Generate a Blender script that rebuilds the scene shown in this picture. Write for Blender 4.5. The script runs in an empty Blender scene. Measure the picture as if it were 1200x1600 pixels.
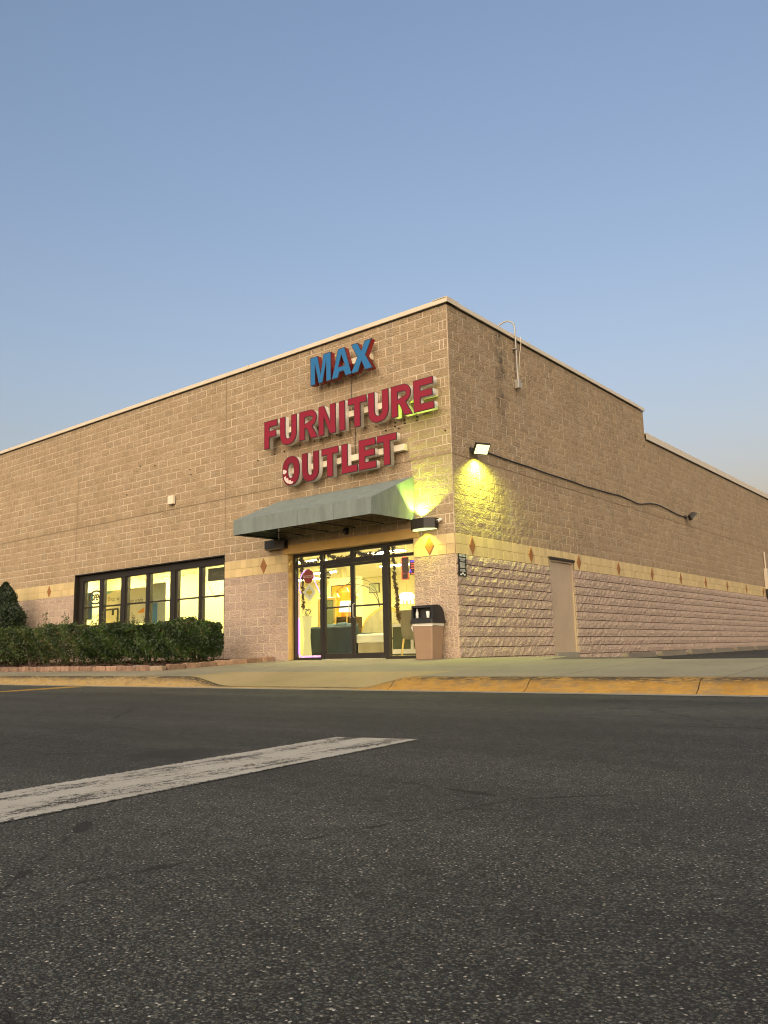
import bpy, bmesh, math, random
from mathutils import Vector, Matrix
random.seed(7)
R_ = math.radians
sc = bpy.context.scene
COL = sc.collection

# ------------------------------------------------------------------ camera
def cam_axes(yaw, pitch, roll):
    f = Vector((math.sin(yaw)*math.cos(pitch), math.cos(yaw)*math.cos(pitch), math.sin(pitch)))
    r = Vector((math.cos(yaw), -math.sin(yaw), 0)); u = r.cross(f)
    return r*math.cos(roll)+u*math.sin(roll), u*math.cos(roll)-r*math.sin(roll), f
CAM = Vector((8.8956, -13.3338, 0.150))
cr, cu, cf = cam_axes(R_(-38.6746), R_(9.7294), R_(-1.2926))
cd = bpy.data.cameras.new('camera'); cam = bpy.data.objects.new('camera', cd); COL.objects.link(cam)
m = Matrix((cr, cu, -cf)).transposed().to_4x4(); m.translation = CAM
cam.matrix_world = m
cd.sensor_fit = 'HORIZONTAL'; cd.sensor_width = 36; cd.lens = 1273.3/1200*36
cd.clip_end = 2000; cd.clip_start = 0.05
sc.camera = cam

# ------------------------------------------------------------------ sky, sun, exposure
SUN_EL, SUN_ROT = -0.6, 156.0
w = bpy.data.worlds.new('World'); sc.world = w; w.use_nodes = True
wn, wl = w.node_tree.nodes, w.node_tree.links
bg = wn['Background']
sky = wn.new('ShaderNodeTexSky'); sky.sky_type = 'NISHITA'; sky.sun_disc = False
sky.sun_elevation = R_(SUN_EL); sky.sun_rotation = R_(SUN_ROT)
sky.air_density = 1.0; sky.dust_density = 2.6; sky.ozone_density = 1.72
tint = wn.new('ShaderNodeMix'); tint.data_type = 'RGBA'; tint.blend_type = 'MULTIPLY'; tint.inputs[0].default_value = 1.0
wl.new(sky.outputs[0], tint.inputs[6]); tint.inputs[7].default_value = (1.11, 0.965, 0.895, 1)
wl.new(tint.outputs[2], bg.inputs[0]); bg.inputs[1].default_value = 0.15
sd = bpy.data.lights.new('sun', 'SUN'); sun = bpy.data.objects.new('sun', sd); COL.objects.link(sun)
sd.energy = 0.47; sd.angle = R_(95); sd.color = (1.0, 0.80, 0.54)
sdir = Vector((math.sin(R_(SUN_ROT))*math.cos(R_(28)), math.cos(R_(SUN_ROT))*math.cos(R_(28)), math.sin(R_(28))))
sun.rotation_euler = sdir.to_track_quat('Z', 'Y').to_euler()
vs = sc.view_settings
vs.view_transform = 'Standard'; vs.look = 'None'; vs.exposure = 3.66; vs.gamma = 1.0
vs.use_curve_mapping = False
sc.render.engine = 'CYCLES'
sc.cycles.use_denoising = True; sc.cycles.filter_width = 1.1
sc.cycles.max_bounces = 8; sc.cycles.transparent_max_bounces = 12
sc.cycles.sample_clamp_indirect = 6.0
sc.cycles.caustics_reflective = False; sc.cycles.caustics_refractive = False

# ------------------------------------------------------------------ helpers
WPOS = {}
def link(o, parent=None):
    COL.objects.link(o)
    if parent is not None: o.parent = parent
    return o
def tag(o, label=None, cat=None, group=None, kind=None):
    if label: o['label'] = label
    if cat: o['category'] = cat
    if group: o['group'] = group
    if kind: o['kind'] = kind
    return o
def wpos(o):
    v = Vector((0, 0, 0))
    while o is not None:
        v += o.location; o = o.parent
    return v
def thing(name, label, cat, loc=(0, 0, 0), group=None, kind=None):
    o = bpy.data.objects.new(name, None); o.location = loc; o.empty_display_size = .1
    link(o); return tag(o, label, cat, group, kind)

class MB:
    """collects shapes in world coordinates; build() links them as one mesh object"""
    def __init__(s): s.v = []; s.f = []; s.mi = []; s.tone = []; s.sm = []
    def add(s, vs_, fs, mi=0, tone=.5, smooth=False):
        n = len(s.v); s.v += [tuple(v) for v in vs_]
        for f in fs:
            s.f.append(tuple(i+n for i in f)); s.mi.append(mi); s.sm.append(smooth)
        s.tone += [tone]*len(vs_); return s
    def box(s, a, b, mi=0, tone=.5):
        x0, y0, z0 = (min(a[i], b[i]) for i in range(3)); x1, y1, z1 = (max(a[i], b[i]) for i in range(3))
        return s.add([(x0,y0,z0),(x1,y0,z0),(x1,y1,z0),(x0,y1,z0),(x0,y0,z1),(x1,y0,z1),(x1,y1,z1),(x0,y1,z1)],
                     [(0,3,2,1),(4,5,6,7),(0,1,5,4),(1,2,6,5),(2,3,7,6),(3,0,4,7)], mi, tone)
    def bbox(s, a, b, bev=.01, mi=0, tone=.5):
        x0, y0, z0 = (min(a[i], b[i]) for i in range(3)); x1, y1, z1 = (max(a[i], b[i]) for i in range(3))
        bev = min(bev, (x1-x0)*.45, (y1-y0)*.45, (z1-z0)*.45)
        bm = bmesh.new(); bmesh.ops.create_cube(bm, size=1)
        for v in bm.verts: v.co = Vector(((x0+x1)/2+v.co.x*(x1-x0), (y0+y1)/2+v.co.y*(y1-y0), (z0+z1)/2+v.co.z*(z1-z0)))
        bmesh.ops.bevel(bm, geom=bm.edges[:], offset=bev, segments=2, affect='EDGES', profile=.5)
        return s.addbm(bm, mi, tone)
    def addbm(s, bm, mi=0, tone=.5, smooth=False):
        bm.verts.index_update()
        s.add([v.co.copy() for v in bm.verts], [[v.index for v in f.verts] for f in bm.faces], mi, tone, smooth); bm.free(); return s
    def tube(s, pts, r, n=8, mi=0, tone=.5, cap=True):
        pts = [Vector(p) for p in pts]; rs = r if isinstance(r, (list, tuple)) else [r]*len(pts)
        rings = []; up = None
        for i, p in enumerate(pts):
            t = (pts[min(i+1, len(pts)-1)]-pts[max(i-1, 0)]).normalized()
            if up is None:
                up = Vector((0, 0, 1)) if abs(t.z) < .9 else Vector((1, 0, 0))
            a = t.cross(up).normalized(); b = t.cross(a).normalized(); up = -b if False else a.cross(t)
            rings.append([p+(a*math.cos(2*math.pi*k/n)+b*math.sin(2*math.pi*k/n))*rs[i] for k in range(n)])
        vs_ = [v for rg in rings for v in rg]
        fs = [(i*n+k, i*n+(k+1) % n, (i+1)*n+(k+1) % n, (i+1)*n+k) for i in range(len(pts)-1) for k in range(n)]
        s.add(vs_, fs, mi, tone, True)
        if cap:
            s.add(rings[0], [tuple(range(n))[::-1]], mi, tone); s.add(rings[-1], [tuple(range(n))], mi, tone)
        return s
    def lathe(s, c, prof, n=16, mi=0, tone=.5):
        c = Vector(c); vs_ = []; fs = []
        for (r, z) in prof:
            vs_ += [c+Vector((r*math.cos(2*math.pi*k/n), r*math.sin(2*math.pi*k/n), z)) for k in range(n)]
        for i in range(len(prof)-1):
            fs += [(i*n+k, i*n+(k+1) % n, (i+1)*n+(k+1) % n, (i+1)*n+k) for k in range(n)]
        s.add(vs_, fs, mi, tone, True)
        s.add(vs_[:n], [tuple(range(n))[::-1]], mi, tone); s.add(vs_[-n:], [tuple(range(n))], mi, tone)
        return s
    def prism(s, pts, axis, a, b, mi=0, tone=.5):
        """pts: polygon in the two other axes (order x,y,z without axis), extruded from a to b along axis"""
        def P(p, t):
            q = list(p); q.insert(axis, t); return tuple(q)
        n = len(pts); vs_ = [P(p, a) for p in pts]+[P(p, b) for p in pts]
        fs = [tuple(range(n))[::-1], tuple(range(n, 2*n))]+[(i, (i+1) % n, n+(i+1) % n, n+i) for i in range(n)]
        return s.add(vs_, fs, mi, tone)
    def mesh(s, name, mats, off=Vector((0, 0, 0)), recalc=True):
        me = bpy.data.meshes.new(name)
        me.from_pydata([(v[0]-off.x, v[1]-off.y, v[2]-off.z) for v in s.v], [], s.f)
        for mt in (mats if isinstance(mats, (list, tuple)) else [mats]): me.materials.append(mt)
        me.polygons.foreach_set('material_index', s.mi); me.polygons.foreach_set('use_smooth', s.sm)
        at = me.attributes.new('tone', 'FLOAT', 'POINT'); at.data.foreach_set('value', s.tone)
        if recalc:
            bm = bmesh.new(); bm.from_mesh(me); bmesh.ops.recalc_face_normals(bm, faces=bm.faces); bm.to_mesh(me); bm.free()
        me.update(); return me
    def build(s, name, mats, parent=None, recalc=True):
        off = wpos(parent) if parent is not None else Vector((0, 0, 0))
        return link(bpy.data.objects.new(name, s.mesh(name, mats, off, recalc)), parent)

# ------------------------------------------------------------------ materials
class NT:
    def __init__(s, name):
        s.m = bpy.data.materials.new(name); s.m.use_nodes = True
        s.t = s.m.node_tree; s.n = s.t.nodes; s.bsdf = s.n['Principled BSDF']; s.out = s.n['Material Output']
    def new(s, t, **kw):
        n = s.n.new(t)
        for k, v in kw.items(): setattr(n, k, v)
        return n
    def lk(s, a, b): s.t.links.new(a, b)
    def val(s, x, sock):
        if isinstance(x, (int, float, tuple, list)): sock.default_value = x
        else: s.lk(x, sock)
    def pos(s): return s.new('ShaderNodeNewGeometry').outputs['Position']
    def sep(s, v):
        n = s.new('ShaderNodeSeparateXYZ'); s.lk(v, n.inputs[0]); return n.outputs
    def noise(s, vec, scale, detail=4, rough=.55, dist=0):
        n = s.new('ShaderNodeTexNoise'); s.lk(vec, n.inputs['Vector']); n.inputs['Scale'].default_value = scale
        n.inputs['Detail'].default_value = detail; n.inputs['Roughness'].default_value = rough; n.inputs['Distortion'].default_value = dist
        return n.outputs[0]
    def voro(s, vec, scale, feature='F1', rnd=1.0):
        n = s.new('ShaderNodeTexVoronoi', feature=feature); s.lk(vec, n.inputs['Vector']); n.inputs['Scale'].default_value = scale
        n.inputs['Randomness'].default_value = rnd
        return n
    def math(s, op, a, b=0.0, clamp=False):
        n = s.new('ShaderNodeMath', operation=op, use_clamp=clamp); s.val(a, n.inputs[0]); s.val(b, n.inputs[1]); return n.outputs[0]
    def mapr(s, x, a, b, c=0.0, d=1.0, smooth=False):
        n = s.new('ShaderNodeMapRange'); n.clamp = True
        if smooth: n.interpolation_type = 'SMOOTHSTEP'
        s.val(x, n.inputs[0])
        for i, q in enumerate((a, b, c, d)): n.inputs[i+1].default_value = q
        return n.outputs[0]
    def mix(s, f, a, b, mode='MIX'):
        n = s.new('ShaderNodeMix', data_type='RGBA', blend_type=mode); s.val(f, n.inputs[0])
        for x, k in ((a, 6), (b, 7)):
            if isinstance(x, (tuple, list)): n.inputs[k].default_value = (*x[:3], 1)
            else: s.lk(x, n.inputs[k])
        return n.outputs[2]
    def scalev(s, vec, sx, sy, sz):
        n = s.new('ShaderNodeVectorMath', operation='MULTIPLY'); s.lk(vec, n.inputs[0]); n.inputs[1].default_value = (sx, sy, sz); return n.outputs[0]
    def attr(s, name='tone'):
        return s.new('ShaderNodeAttribute', attribute_name=name).outputs['Fac']
    def bump(s, h, dist=.01, strength=1.0, normal=None):
        n = s.new('ShaderNodeBump'); s.lk(h, n.inputs['Height']); n.inputs['Distance'].default_value = dist; n.inputs['Strength'].default_value = strength
        if normal is not None: s.lk(normal, n.inputs['Normal'])
        return n.outputs[0]
    def done(s, col=None, rough=None, normal=None, metal=None, spec=None, emit=None, es=0):
        b = s.bsdf
        if col is not None: s.val((*col[:3], 1) if isinstance(col, (tuple, list)) else col, b.inputs['Base Color'])
        if rough is not None: s.val(rough, b.inputs['Roughness'])
        if normal is not None: s.lk(normal, b.inputs['Normal'])
        if metal is not None: b.inputs['Metallic'].default_value = metal
        if spec is not None: s.val(spec, b.inputs['Specular IOR Level'])
        if emit is not None: b.inputs['Emission Color'].default_value = (*emit, 1); b.inputs['Emission Strength'].default_value = es
        return s.m

def simple(name, col, rough=.6, var=.12, scale=6, bump=0.0, bscale=60, metal=0, spec=.5, tonev=0.0):
    t = NT(name); p = t.pos()
    n = t.noise(p, scale, 5, .6)
    c = t.mix(t.mapr(n, .3, .7), tuple(x*(1-var) for x in col), tuple(min(1, x*(1+var)) for x in col))
    if tonev:
        c = t.mix(t.mapr(t.attr(), 0, 1, 0, 1), t.mix(1.0, c, (1-tonev,)*3, 'MULTIPLY'), t.mix(1.0, c, (1+tonev,)*3, 'MULTIPLY'))
    nrm = t.bump(t.noise(p, bscale, 3, .6), bump) if bump else None
    return t.done(c, rough, nrm, metal, spec)
def glow(name, col, s):
    t = NT(name); return t.done((.02, .02, .02), .5, emit=col, es=s)

def block_mat(name, col, relief, streak=False, fine=1.0):
    t = NT(name); p = t.pos(); tone = t.attr()
    big = t.noise(p, .55, 4, .6); mid = t.noise(p, 5, 5, .65); fin = t.noise(p, 55*fine, 4, .7); grit = t.noise(p, 210, 2, .6)
    c = t.mix(tone, tuple(x*.88 for x in col), tuple(x*1.09 for x in col))
    c = t.mix(t.mapr(big, .3, .7, 0, .45), c, t.mix(1.0, c, (.80, .79, .80), 'MULTIPLY'))
    c = t.mix(t.mapr(fin, .35, .7), t.mix(1.0, c, (.72, .70, .68), 'MULTIPLY'), t.mix(1.0, c, (1.18, 1.17, 1.15), 'MULTIPLY'))
    c = t.mix(t.mapr(grit, .62, .72, 0, .5), c, (.55, .48, .40))
    c = t.mix(t.mapr(grit, .30, .38, .5, 0), c, tuple(x*.45 for x in col))
    # mortar smeared over the arrises
    c = t.mix(t.mapr(t.math('MULTIPLY', t.noise(p, 2.2, 4, .6), t.noise(p, 38, 2, .5)), .29, .36, 0, .45), c, (.50, .43, .33))
    # pale run-off and dark algae
    sv = t.scalev(p, 2.3, 2.3, .22)
    c = t.mix(t.mapr(t.noise(sv, 1.6, 5, .6), .56, .75, 0, .35), c, tuple(x*.55 for x in col))
    if streak:
        o = t.sep(p)
        wt = t.math('MULTIPLY', t.mapr(o[2], 5.6, 7.2), t.mapr(t.noise(t.scalev(p, 3.2, 3.2, .12), 1.5, 5, .65), .50, .72))
        c = t.mix(t.math('MULTIPLY', wt, .42), c, (.16, .125, .085))
        pl = t.math('MULTIPLY', t.mapr(t.noise(t.scalev(p, 1.1, 1.1, .35), 1.3, 5, .6), .60, .78), .35)
        c = t.mix(pl, c, (.60, .50, .37))
        g = t.math('ABSOLUTE', t.math('SUBTRACT', o[1], 2.1))
        wob = t.math('ADD', g, t.math('MULTIPLY', t.math('SUBTRACT', t.noise(p, 5, 4, .7), .5), .5))
        msk = t.math('MULTIPLY', t.mapr(wob, .05, .30, 1, 0), t.math('MULTIPLY', t.mapr(o[2], 4.5, 5.6), t.mapr(t.noise(p, 3.4, 4, .7), .38, .62, .15, 1)))
        msk = t.math('MULTIPLY', msk, t.mapr(o[0], -.3, -.1))
        c = t.mix(t.math('MULTIPLY', msk, .75), c, (.055, .05, .045))
    v = t.voro(p, 34*fine, 'F1').outputs['Distance']
    h = t.math('ADD', t.math('MULTIPLY', t.noise(p, 16*fine, 5, .62), 1.0), t.math('MULTIPLY', v, .35))
    h = t.math('ADD', h, t.math('MULTIPLY', fin, .35))
    return t.done(c, .92, t.bump(h, relief), spec=.25)

M = {}
M['block_buff'] = block_mat('split face block buff', (.425, .320, .198), .034, True)
M['block_rose'] = block_mat('split face block rose', (.535, .412, .325), .038, False, .9)
def mortar_mat(name, col, dark):
    t = NT(name); p = t.pos()
    c = t.mix(t.mapr(t.noise(p, 1.3, 5, .65), .36, .60), dark, col)
    return t.done(c, .95, t.bump(t.noise(p, 90, 3, .6), .004), spec=.2)
M['mortar'] = mortar_mat('mortar light', (.67, .55, .40), (.42, .325, .215))
M['mortar_dark'] = mortar_mat('mortar recessed', (.22, .155, .11), (.13, .09, .065))  # brown joint mortar, darkened to carry the shade of the deep recesses
M['tile'] = simple('band tile cream', (.60, .46, .225), .45, .06, 2, .002, 70, tonev=.10)
M['tile_side'] = M['tile']
M['diamond'] = simple('diamond tile terracotta', (.29, .125, .036), .45, .15, 9, .002, 60)
M['grout'] = simple('tile grout', (.26, .19, .09), .9, .1)
M['coping'] = simple('coping metal cream', (.60, .52, .39), .45, .06, 1.5, spec=.4)
M['paint_tan'] = simple('tan paint', (.55, .36, .12), .55, .08, 4, .002, 40)
M['bronze'] = simple('dark bronze aluminium', (.020, .016, .012), .42, .15, 3, metal=.0, spec=.5)
M['black'] = simple('black plastic', (.018, .018, .019), .42, .15, 8)
M['dark'] = simple('dark gap', (.03, .025, .02), .9, .1)
M['steel'] = simple('galvanised steel', (.42, .40, .35), .45, .1, 12, metal=.35)
M['door_paint'] = simple('side door paint', (.43, .335, .235), .55, .08, 1.6, .002, 30)
M['white'] = simple('white paint', (.75, .72, .66), .5, .04)
M['cream'] = simple('cream paint', (.72, .64, .48), .5, .05)
def fabric(name, col, scale=420):
    t = NT(name); p = t.pos()
    st = t.noise(t.scalev(p, 1.5, 1.5, .35), 4, 4, .6)
    c = t.mix(t.mapr(st, .35, .7), tuple(x*.82 for x in col), tuple(x*1.08 for x in col))
    return t.done(c, .8, t.bump(t.noise(p, scale, 2, .5), .002), spec=.3)
M['awning'] = fabric('awning canvas', (.19, .226, .212))
M['letter_red'] = NT('letter red acrylic').done((.245, .012, .025), .25, spec=.35)
M['letter_red_gloss'] = NT('letter red gloss').done((.19, .004, .010), .07, spec=.5)  # deeper red puts the reflections on O and U into the colour
M['letter_blue'] = NT('letter blue acrylic').done((.024, .145, .34), .28, spec=.35)
M['letter_return'] = simple('letter return aluminium', (.66, .63, .57), .5, .06, 5)
M['letter_return_red'] = simple('letter return red', (.20, .012, .016), .4, .1, 5)
M['glare'] = simple('letter glare pale', (.66, .52, .47), .3, .2, 30)  # pale colour standing in for glare on the O
M['trim'] = simple('letter trim', (.045, .012, .014), .4, .1)
def glass_mat():
    t = NT('window glass'); t.n.remove(t.bsdf)
    fr = t.new('ShaderNodeFresnel')
    bf = t.new('ShaderNodeNewGeometry').outputs['Backfacing']      # same reflectance on both faces of the pane
    t.lk(t.mapr(bf, 0, 1, 1.5, 1/1.5), fr.inputs[0])
    tr = t.new('ShaderNodeBsdfTransparent'); tr.inputs[0].default_value = (.93, .95, .92, 1)
    gl = t.new('ShaderNodeBsdfGlossy'); gl.inputs['Roughness'].default_value = .01
    mx = t.new('ShaderNodeMixShader'); t.lk(fr.outputs[0], mx.inputs[0]); t.lk(tr.outputs[0], mx.inputs[1]); t.lk(gl.outputs[0], mx.inputs[2])
    t.lk(mx.outputs[0], t.out.inputs[0]); return t.m
M['glass'] = glass_mat()

def asphalt_mat(name='asphalt', base=(.052, .058, .0565), paint=None):
    t = NT(name); p = t.pos()
    flat = t.scalev(p, 1, 1, 0)
    warp = t.new('ShaderNodeVectorMath', operation='ADD'); t.lk(flat, warp.inputs[0])
    nz = t.new('ShaderNodeTexNoise'); t.lk(flat, nz.inputs['Vector']); nz.inputs['Scale'].default_value = 90
    sc_ = t.new('ShaderNodeVectorMath', operation='SCALE'); t.lk(nz.outputs['Color'], sc_.inputs[0]); sc_.inputs['Scale'].default_value = .006
    t.lk(sc_.outputs[0], warp.inputs[1])
    wv = warp.outputs[0]
    v1 = t.voro(wv, 125); v2 = t.voro(wv, 260)
    s1 = t.sep(v1.outputs['Color']); s2 = t.sep(v2.outputs['Color'])
    big = t.noise(flat, .35, 5, .6); mid = t.noise(flat, 2.6, 5, .65)
    c = t.mix(t.mapr(big, .32, .68), tuple(x*.66 for x in base), tuple(x*1.30 for x in base))
    c = t.mix(t.mapr(s2[0], 0, 1), t.mix(1.0, c, (.40, .40, .40), 'MULTIPLY'), t.mix(1.0, c, (2.0, 1.96, 1.86), 'MULTIPLY'))
    # grain that still shows further off
    gn = t.math('ADD', t.math('MULTIPLY', t.noise(flat, 9, 4, .8), .55), t.math('MULTIPLY', t.noise(flat, 45, 3, .75), .45))
    c = t.mix(t.mapr(gn, .38, .62), t.mix(1.0, c, (.52, .52, .52), 'MULTIPLY'), t.mix(1.0, c, (1.5, 1.5, 1.48), 'MULTIPLY'))
    # larger exposed stones: grey, tan, few nearly white
    inside = t.mapr(v1.outputs['Distance'], .28, .40, 1, 0)
    c = t.mix(t.math('MULTIPLY', inside, t.mapr(s1[0], .58, .66)), c, (.13, .121, .107))
    c = t.mix(t.math('MULTIPLY', inside, t.mapr(s1[1], .915, .925)), c, (.42, .40, .36))
    in2 = t.mapr(v2.outputs['Distance'], .26, .40, 1, 0)
    c = t.mix(t.math('MULTIPLY', in2, t.mapr(s2[1], .88, .90)), c, (.30, .28, .245))
    c = t.mix(t.math('MULTIPLY', in2, t.mapr(s2[2], .955, .965)), c, (.16, .11, .06))
    # polished and dusty wheel lanes along the drive
    ln = t.noise(t.scalev(flat, .12, 1.1, 1), 1.0, 4, .6)
    c = t.mix(t.mapr(ln, .42, .62), t.mix(1.0, c, (.80, .80, .80), 'MULTIPLY'), t.mix(1.0, c, (1.22, 1.20, 1.15), 'MULTIPLY'))
    # oil drips and old patches
    c = t.mix(t.mapr(mid, .62, .74, 0, .55), c, tuple(x*.45 for x in base))
    vo = t.voro(t.scalev(flat, 1, .8, 1), .55); oil = t.math('ADD', vo.outputs['Distance'], t.math('MULTIPLY', t.noise(flat, 3, 4, .6), .25))
    c = t.mix(t.mapr(oil, .20, .27, .6, 0), c, tuple(x*.4 for x in base))
    # hairline cracks
    ve = t.voro(t.scalev(warp.outputs[0], 1, 1, 1), .42, 'DISTANCE_TO_EDGE').outputs['Distance']
    crk = t.math('MULTIPLY', t.mapr(t.math('ADD', ve, t.math('MULTIPLY', t.math('SUBTRACT', t.noise(flat, 6, 4, .6), .5), .05)), .001, .0035, 1, 0), t.mapr(t.noise(flat, .5, 2), .46, .52))
    c = t.mix(t.math('MULTIPLY', crk, .8), c, (.012, .011, .010))
    # sunk binder between the stones, with shade of the voids put into its colour
    c = t.mix(t.mapr(v1.outputs['Distance'], .38, .62, 0, .75), c, (.011, .0108, .010))
    h = t.math('ADD', t.math('MULTIPLY', t.mapr(v1.outputs['Distance'], 0, .6, 1, 0), t.mapr(s1[2], 0, 1, .2, 1)), t.math('MULTIPLY', t.mapr(v2.outputs['Distance'], 0, .6, 1, 0), .5))
    rough = .78
    if paint is not None:
        col, cover, lx = paint
        o = t.sep(p)
        st = t.noise(t.scalev(flat, 4.5, 1.1, 1), 2.0, 6, .75); fl = t.noise(flat, 26, 5, .75); fl2 = t.noise(flat, 130, 3, .7)
        wear = t.math('ADD', t.math('ADD', t.math('MULTIPLY', st, .50), t.math('MULTIPLY', fl, .32)), t.math('MULTIPLY', fl2, .30))
        wear = t.math('ADD', wear, t.math('MULTIPLY', s1[2], .05))
        if lx:
            u = t.math('ADD', t.math('ADD', o[0], t.math('MULTIPLY', o[1], .103)), -4.501)
            wear = t.math('SUBTRACT', wear, t.math('MULTIPLY', t.math('COSINE', t.math('MULTIPLY', u, 23.3)), .035))
            ue = t.math('ADD', u, t.math('MULTIPLY', t.math('SUBTRACT', t.noise(flat, 40, 5, .75), .5), .12))
            edge = t.math('MULTIPLY', t.mapr(ue, -.012, .004), t.mapr(ue, .535, .555, 1, 0))
            wear = t.math('ADD', wear, t.math('MULTIPLY', t.math('SUBTRACT', 1.0, edge), .5))
            wear = t.math('ADD', wear, t.math('MULTIPLY', t.mapr(o[1], -10.3, -9.4), .02))
        msk = t.mapr(wear, cover, cover+.05, 1, 0)
        pc = t.mix(t.mapr(fl2, .3, .7), tuple(x*.72 for x in col), col)
        pc = t.mix(t.mapr(mid, .4, .7, 0, .5), pc, tuple(x*.6 for x in col))
        c = t.mix(msk, c, pc)
        h = t.math('ADD', t.math('MULTIPLY', h, .8), t.math('MULTIPLY', msk, .25))
    return t.done(c, rough, t.bump(h, .010), spec=.3)
M['asphalt'] = asphalt_mat()
M['asphalt_lot'] = asphalt_mat('asphalt side lot', (.030, .030, .031))
M['paint_white'] = asphalt_mat('worn white road paint', paint=((.56, .535, .47), .605, 1))
M['paint_yellow_road'] = asphalt_mat('worn yellow road paint', paint=((.46, .28, .06), .62, 0))

def concrete(name, col, joint=0):
    t = NT(name); p = t.pos()
    big = t.noise(p, .6, 5, .6); mid = t.noise(p, 4, 5, .7); fin = t.noise(p, 130, 3, .6)
    c = t.mix(t.mapr(big, .3, .7), tuple(x*.80 for x in col), tuple(x*1.10 for x in col))
    c = t.mix(t.mapr(mid, .55, .75, 0, .45), c, tuple(x*.55 for x in col))
    c = t.mix(t.mapr(fin, .4, .6), t.mix(1.0, c, (.85,)*3, 'MULTIPLY'), t.mix(1.0, c, (1.1,)*3, 'MULTIPLY'))
    sp = t.voro(t.scalev(p, 1, 1, 0), 3.1); c = t.mix(t.mapr(sp.outputs['Distance'], .03, .045, .7, 0), c, (.05, .045, .04))
    return t.done(c, .85, t.bump(fin, .003), spec=.3)
M['concrete'] = concrete('sidewalk concrete', (.235, .215, .15))
M['concrete_ramp'] = concrete('ramp concrete pale', (.31, .25, .125))
M['gutter'] = concrete('gutter concrete', (.27, .25, .20))
def curb_mat():
    t = NT('curb yellow paint worn'); p = t.pos(); o = t.sep(p); flat = t.scalev(p, 1, 1, 1)
    mid = t.noise(p, 3.2, 5, .7); fin = t.noise(p, 70, 4, .7); st = t.noise(t.scalev(p, 1.2, 9, 9), 2.6, 5, .7)
    yel = t.mix(t.mapr(mid, .3, .7), (.255, .140, .026), (.375, .226, .052))
    con = t.mix(t.mapr(fin, .3, .7), (.28, .215, .10), (.40, .305, .14))
    # paint survives better right of the ramp; on the ramp and left of it it is thin
    left = t.mapr(o[0], 1.3, 1.7, .70, .10)
    thin = t.math('ADD', left, t.math('MULTIPLY', t.math('SUBTRACT', t.noise(p, 8, 5, .7), .5), 1.1))
    ramp = t.math('MULTIPLY', t.mapr(o[0], -1.9, -1.2), t.mapr(o[0], 1.25, 1.45, 1, 0))
    c = t.mix(t.mapr(thin, .42, .8, 0, .8), yel, con)
    c = t.mix(t.math('MULTIPLY', ramp, t.mapr(mid, .3, .7, .55, .9)), c, con)
    c = t.mix(t.mapr(t.noise(t.scalev(p, 1, 2, 2), 5.5, 6, .72), .50, .62, 0, .8), c, t.mix(t.mapr(fin, .3, .7), (.13, .095, .05), (.27, .20, .10)))
    # tyre scuffs along the arris
    scuff = t.math('MULTIPLY', t.mapr(o[1], -4.70, -4.60, 0, 1), t.mapr(t.math('MULTIPLY', t.noise(p, 1.1, 4, .7), t.noise(t.scalev(p, 1, 4, 4), 9, 4, .7)), .215, .25))
    c = t.mix(t.math('MULTIPLY', scuff, .92), c, (.035, .03, .025))
    c = t.mix(t.mapr(t.math('ADD', t.math('MULTIPLY', st, .7), t.math('MULTIPLY', fin, .3)), .50, .64, 0, .7), c, (.19, .125, .055))
    c = t.mix(t.mapr(fin, .64, .72, 0, .5), c, (.07, .06, .045))
    return t.done(c, .8, t.bump(t.math('ADD', mid, t.math('MULTIPLY', fin, .4)), .012), spec=.3)
M['curb'] = curb_mat()
M['stop'] = concrete('wheel stop concrete', (.19, .165, .125))
M['edging'] = simple('edging stone', (.27, .17, .115), .9, .3, 9, .012, 45, tonev=.3)
M['edging_pale'] = simple('edging mortar pale', (.27, .20, .135), .9, .2, 12, .008, 60)
M['mulch'] = simple('mulch', (.075, .038, .020), .95, .5, 22, .03, 60, tonev=.4)
def leaf_mat(name, lo, hi, dry=(.12, .075, .03)):
    t = NT(name); a = t.attr()
    c = t.mix(t.mapr(a, 0, .9), lo, hi); c = t.mix(t.mapr(a, .95, .96), c, dry)
    return t.done(c, .38, spec=.45)
M['leaf'] = leaf_mat('hedge leaf', (.008, .022, .004), (.050, .092, .016))
M['leaf2'] = leaf_mat('hedge leaf loose', (.012, .030, .006), (.070, .105, .020))
M['leaf_dark'] = leaf_mat('conifer leaf', (.008, .020, .008), (.030, .052, .018))
M['stem'] = simple('stem bark', (.08, .055, .035), .9, .3, 20)
M['wallboard'] = simple('interior wall', (.74, .68, .46), .7, .03, 1)
M['ceil'] = simple('ceiling', (.78, .74, .58), .8, .04, 2)
M['floor_in'] = simple('interior floor', (.42, .36, .26), .35, .1, 2)
M['navy'] = fabric('navy velvet', (.028, .045, .075), 200)
M['beige'] = fabric('beige upholstery', (.40, .36, .25), 200)
M['plastic'] = NT('clear plastic wrap').done((.62, .64, .60), .2, spec=.7)
M['wood'] = simple('dark wood', (.055, .032, .018), .4, .3, 14)
M['gold'] = NT('gold leaf').done((.72, .52, .20), .28, metal=.8)
M['shade'] = glow('lamp shade', (1.0, .93, .66), 0.16)
M['goldlamp'] = glow('gold lamp', (1.0, .82, .28), 0.075)
M['chand'] = glow('chandelier', (1.0, .97, .86), 0.40)
M['panel'] = glow('ceiling light diffuser', (1.0, .89, .40), 9.49)
M['pink'] = glow('led strip violet', (.85, .30, 1.0), .20)
M['orange_led'] = glow('led strip warm', (1.0, .55, .35), 0.11)
M['neon_red'] = glow('neon red', (1.0, .10, .05), 0.17)
M['neon_blue'] = glow('neon blue', (.20, .08, 1.0), 0.16)
M['red_disc'] = simple('red disc', (.33, .012, .02), .35, .25, 30)
M['signwhite'] = NT('white print').done((.78, .77, .70), .5)
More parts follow.
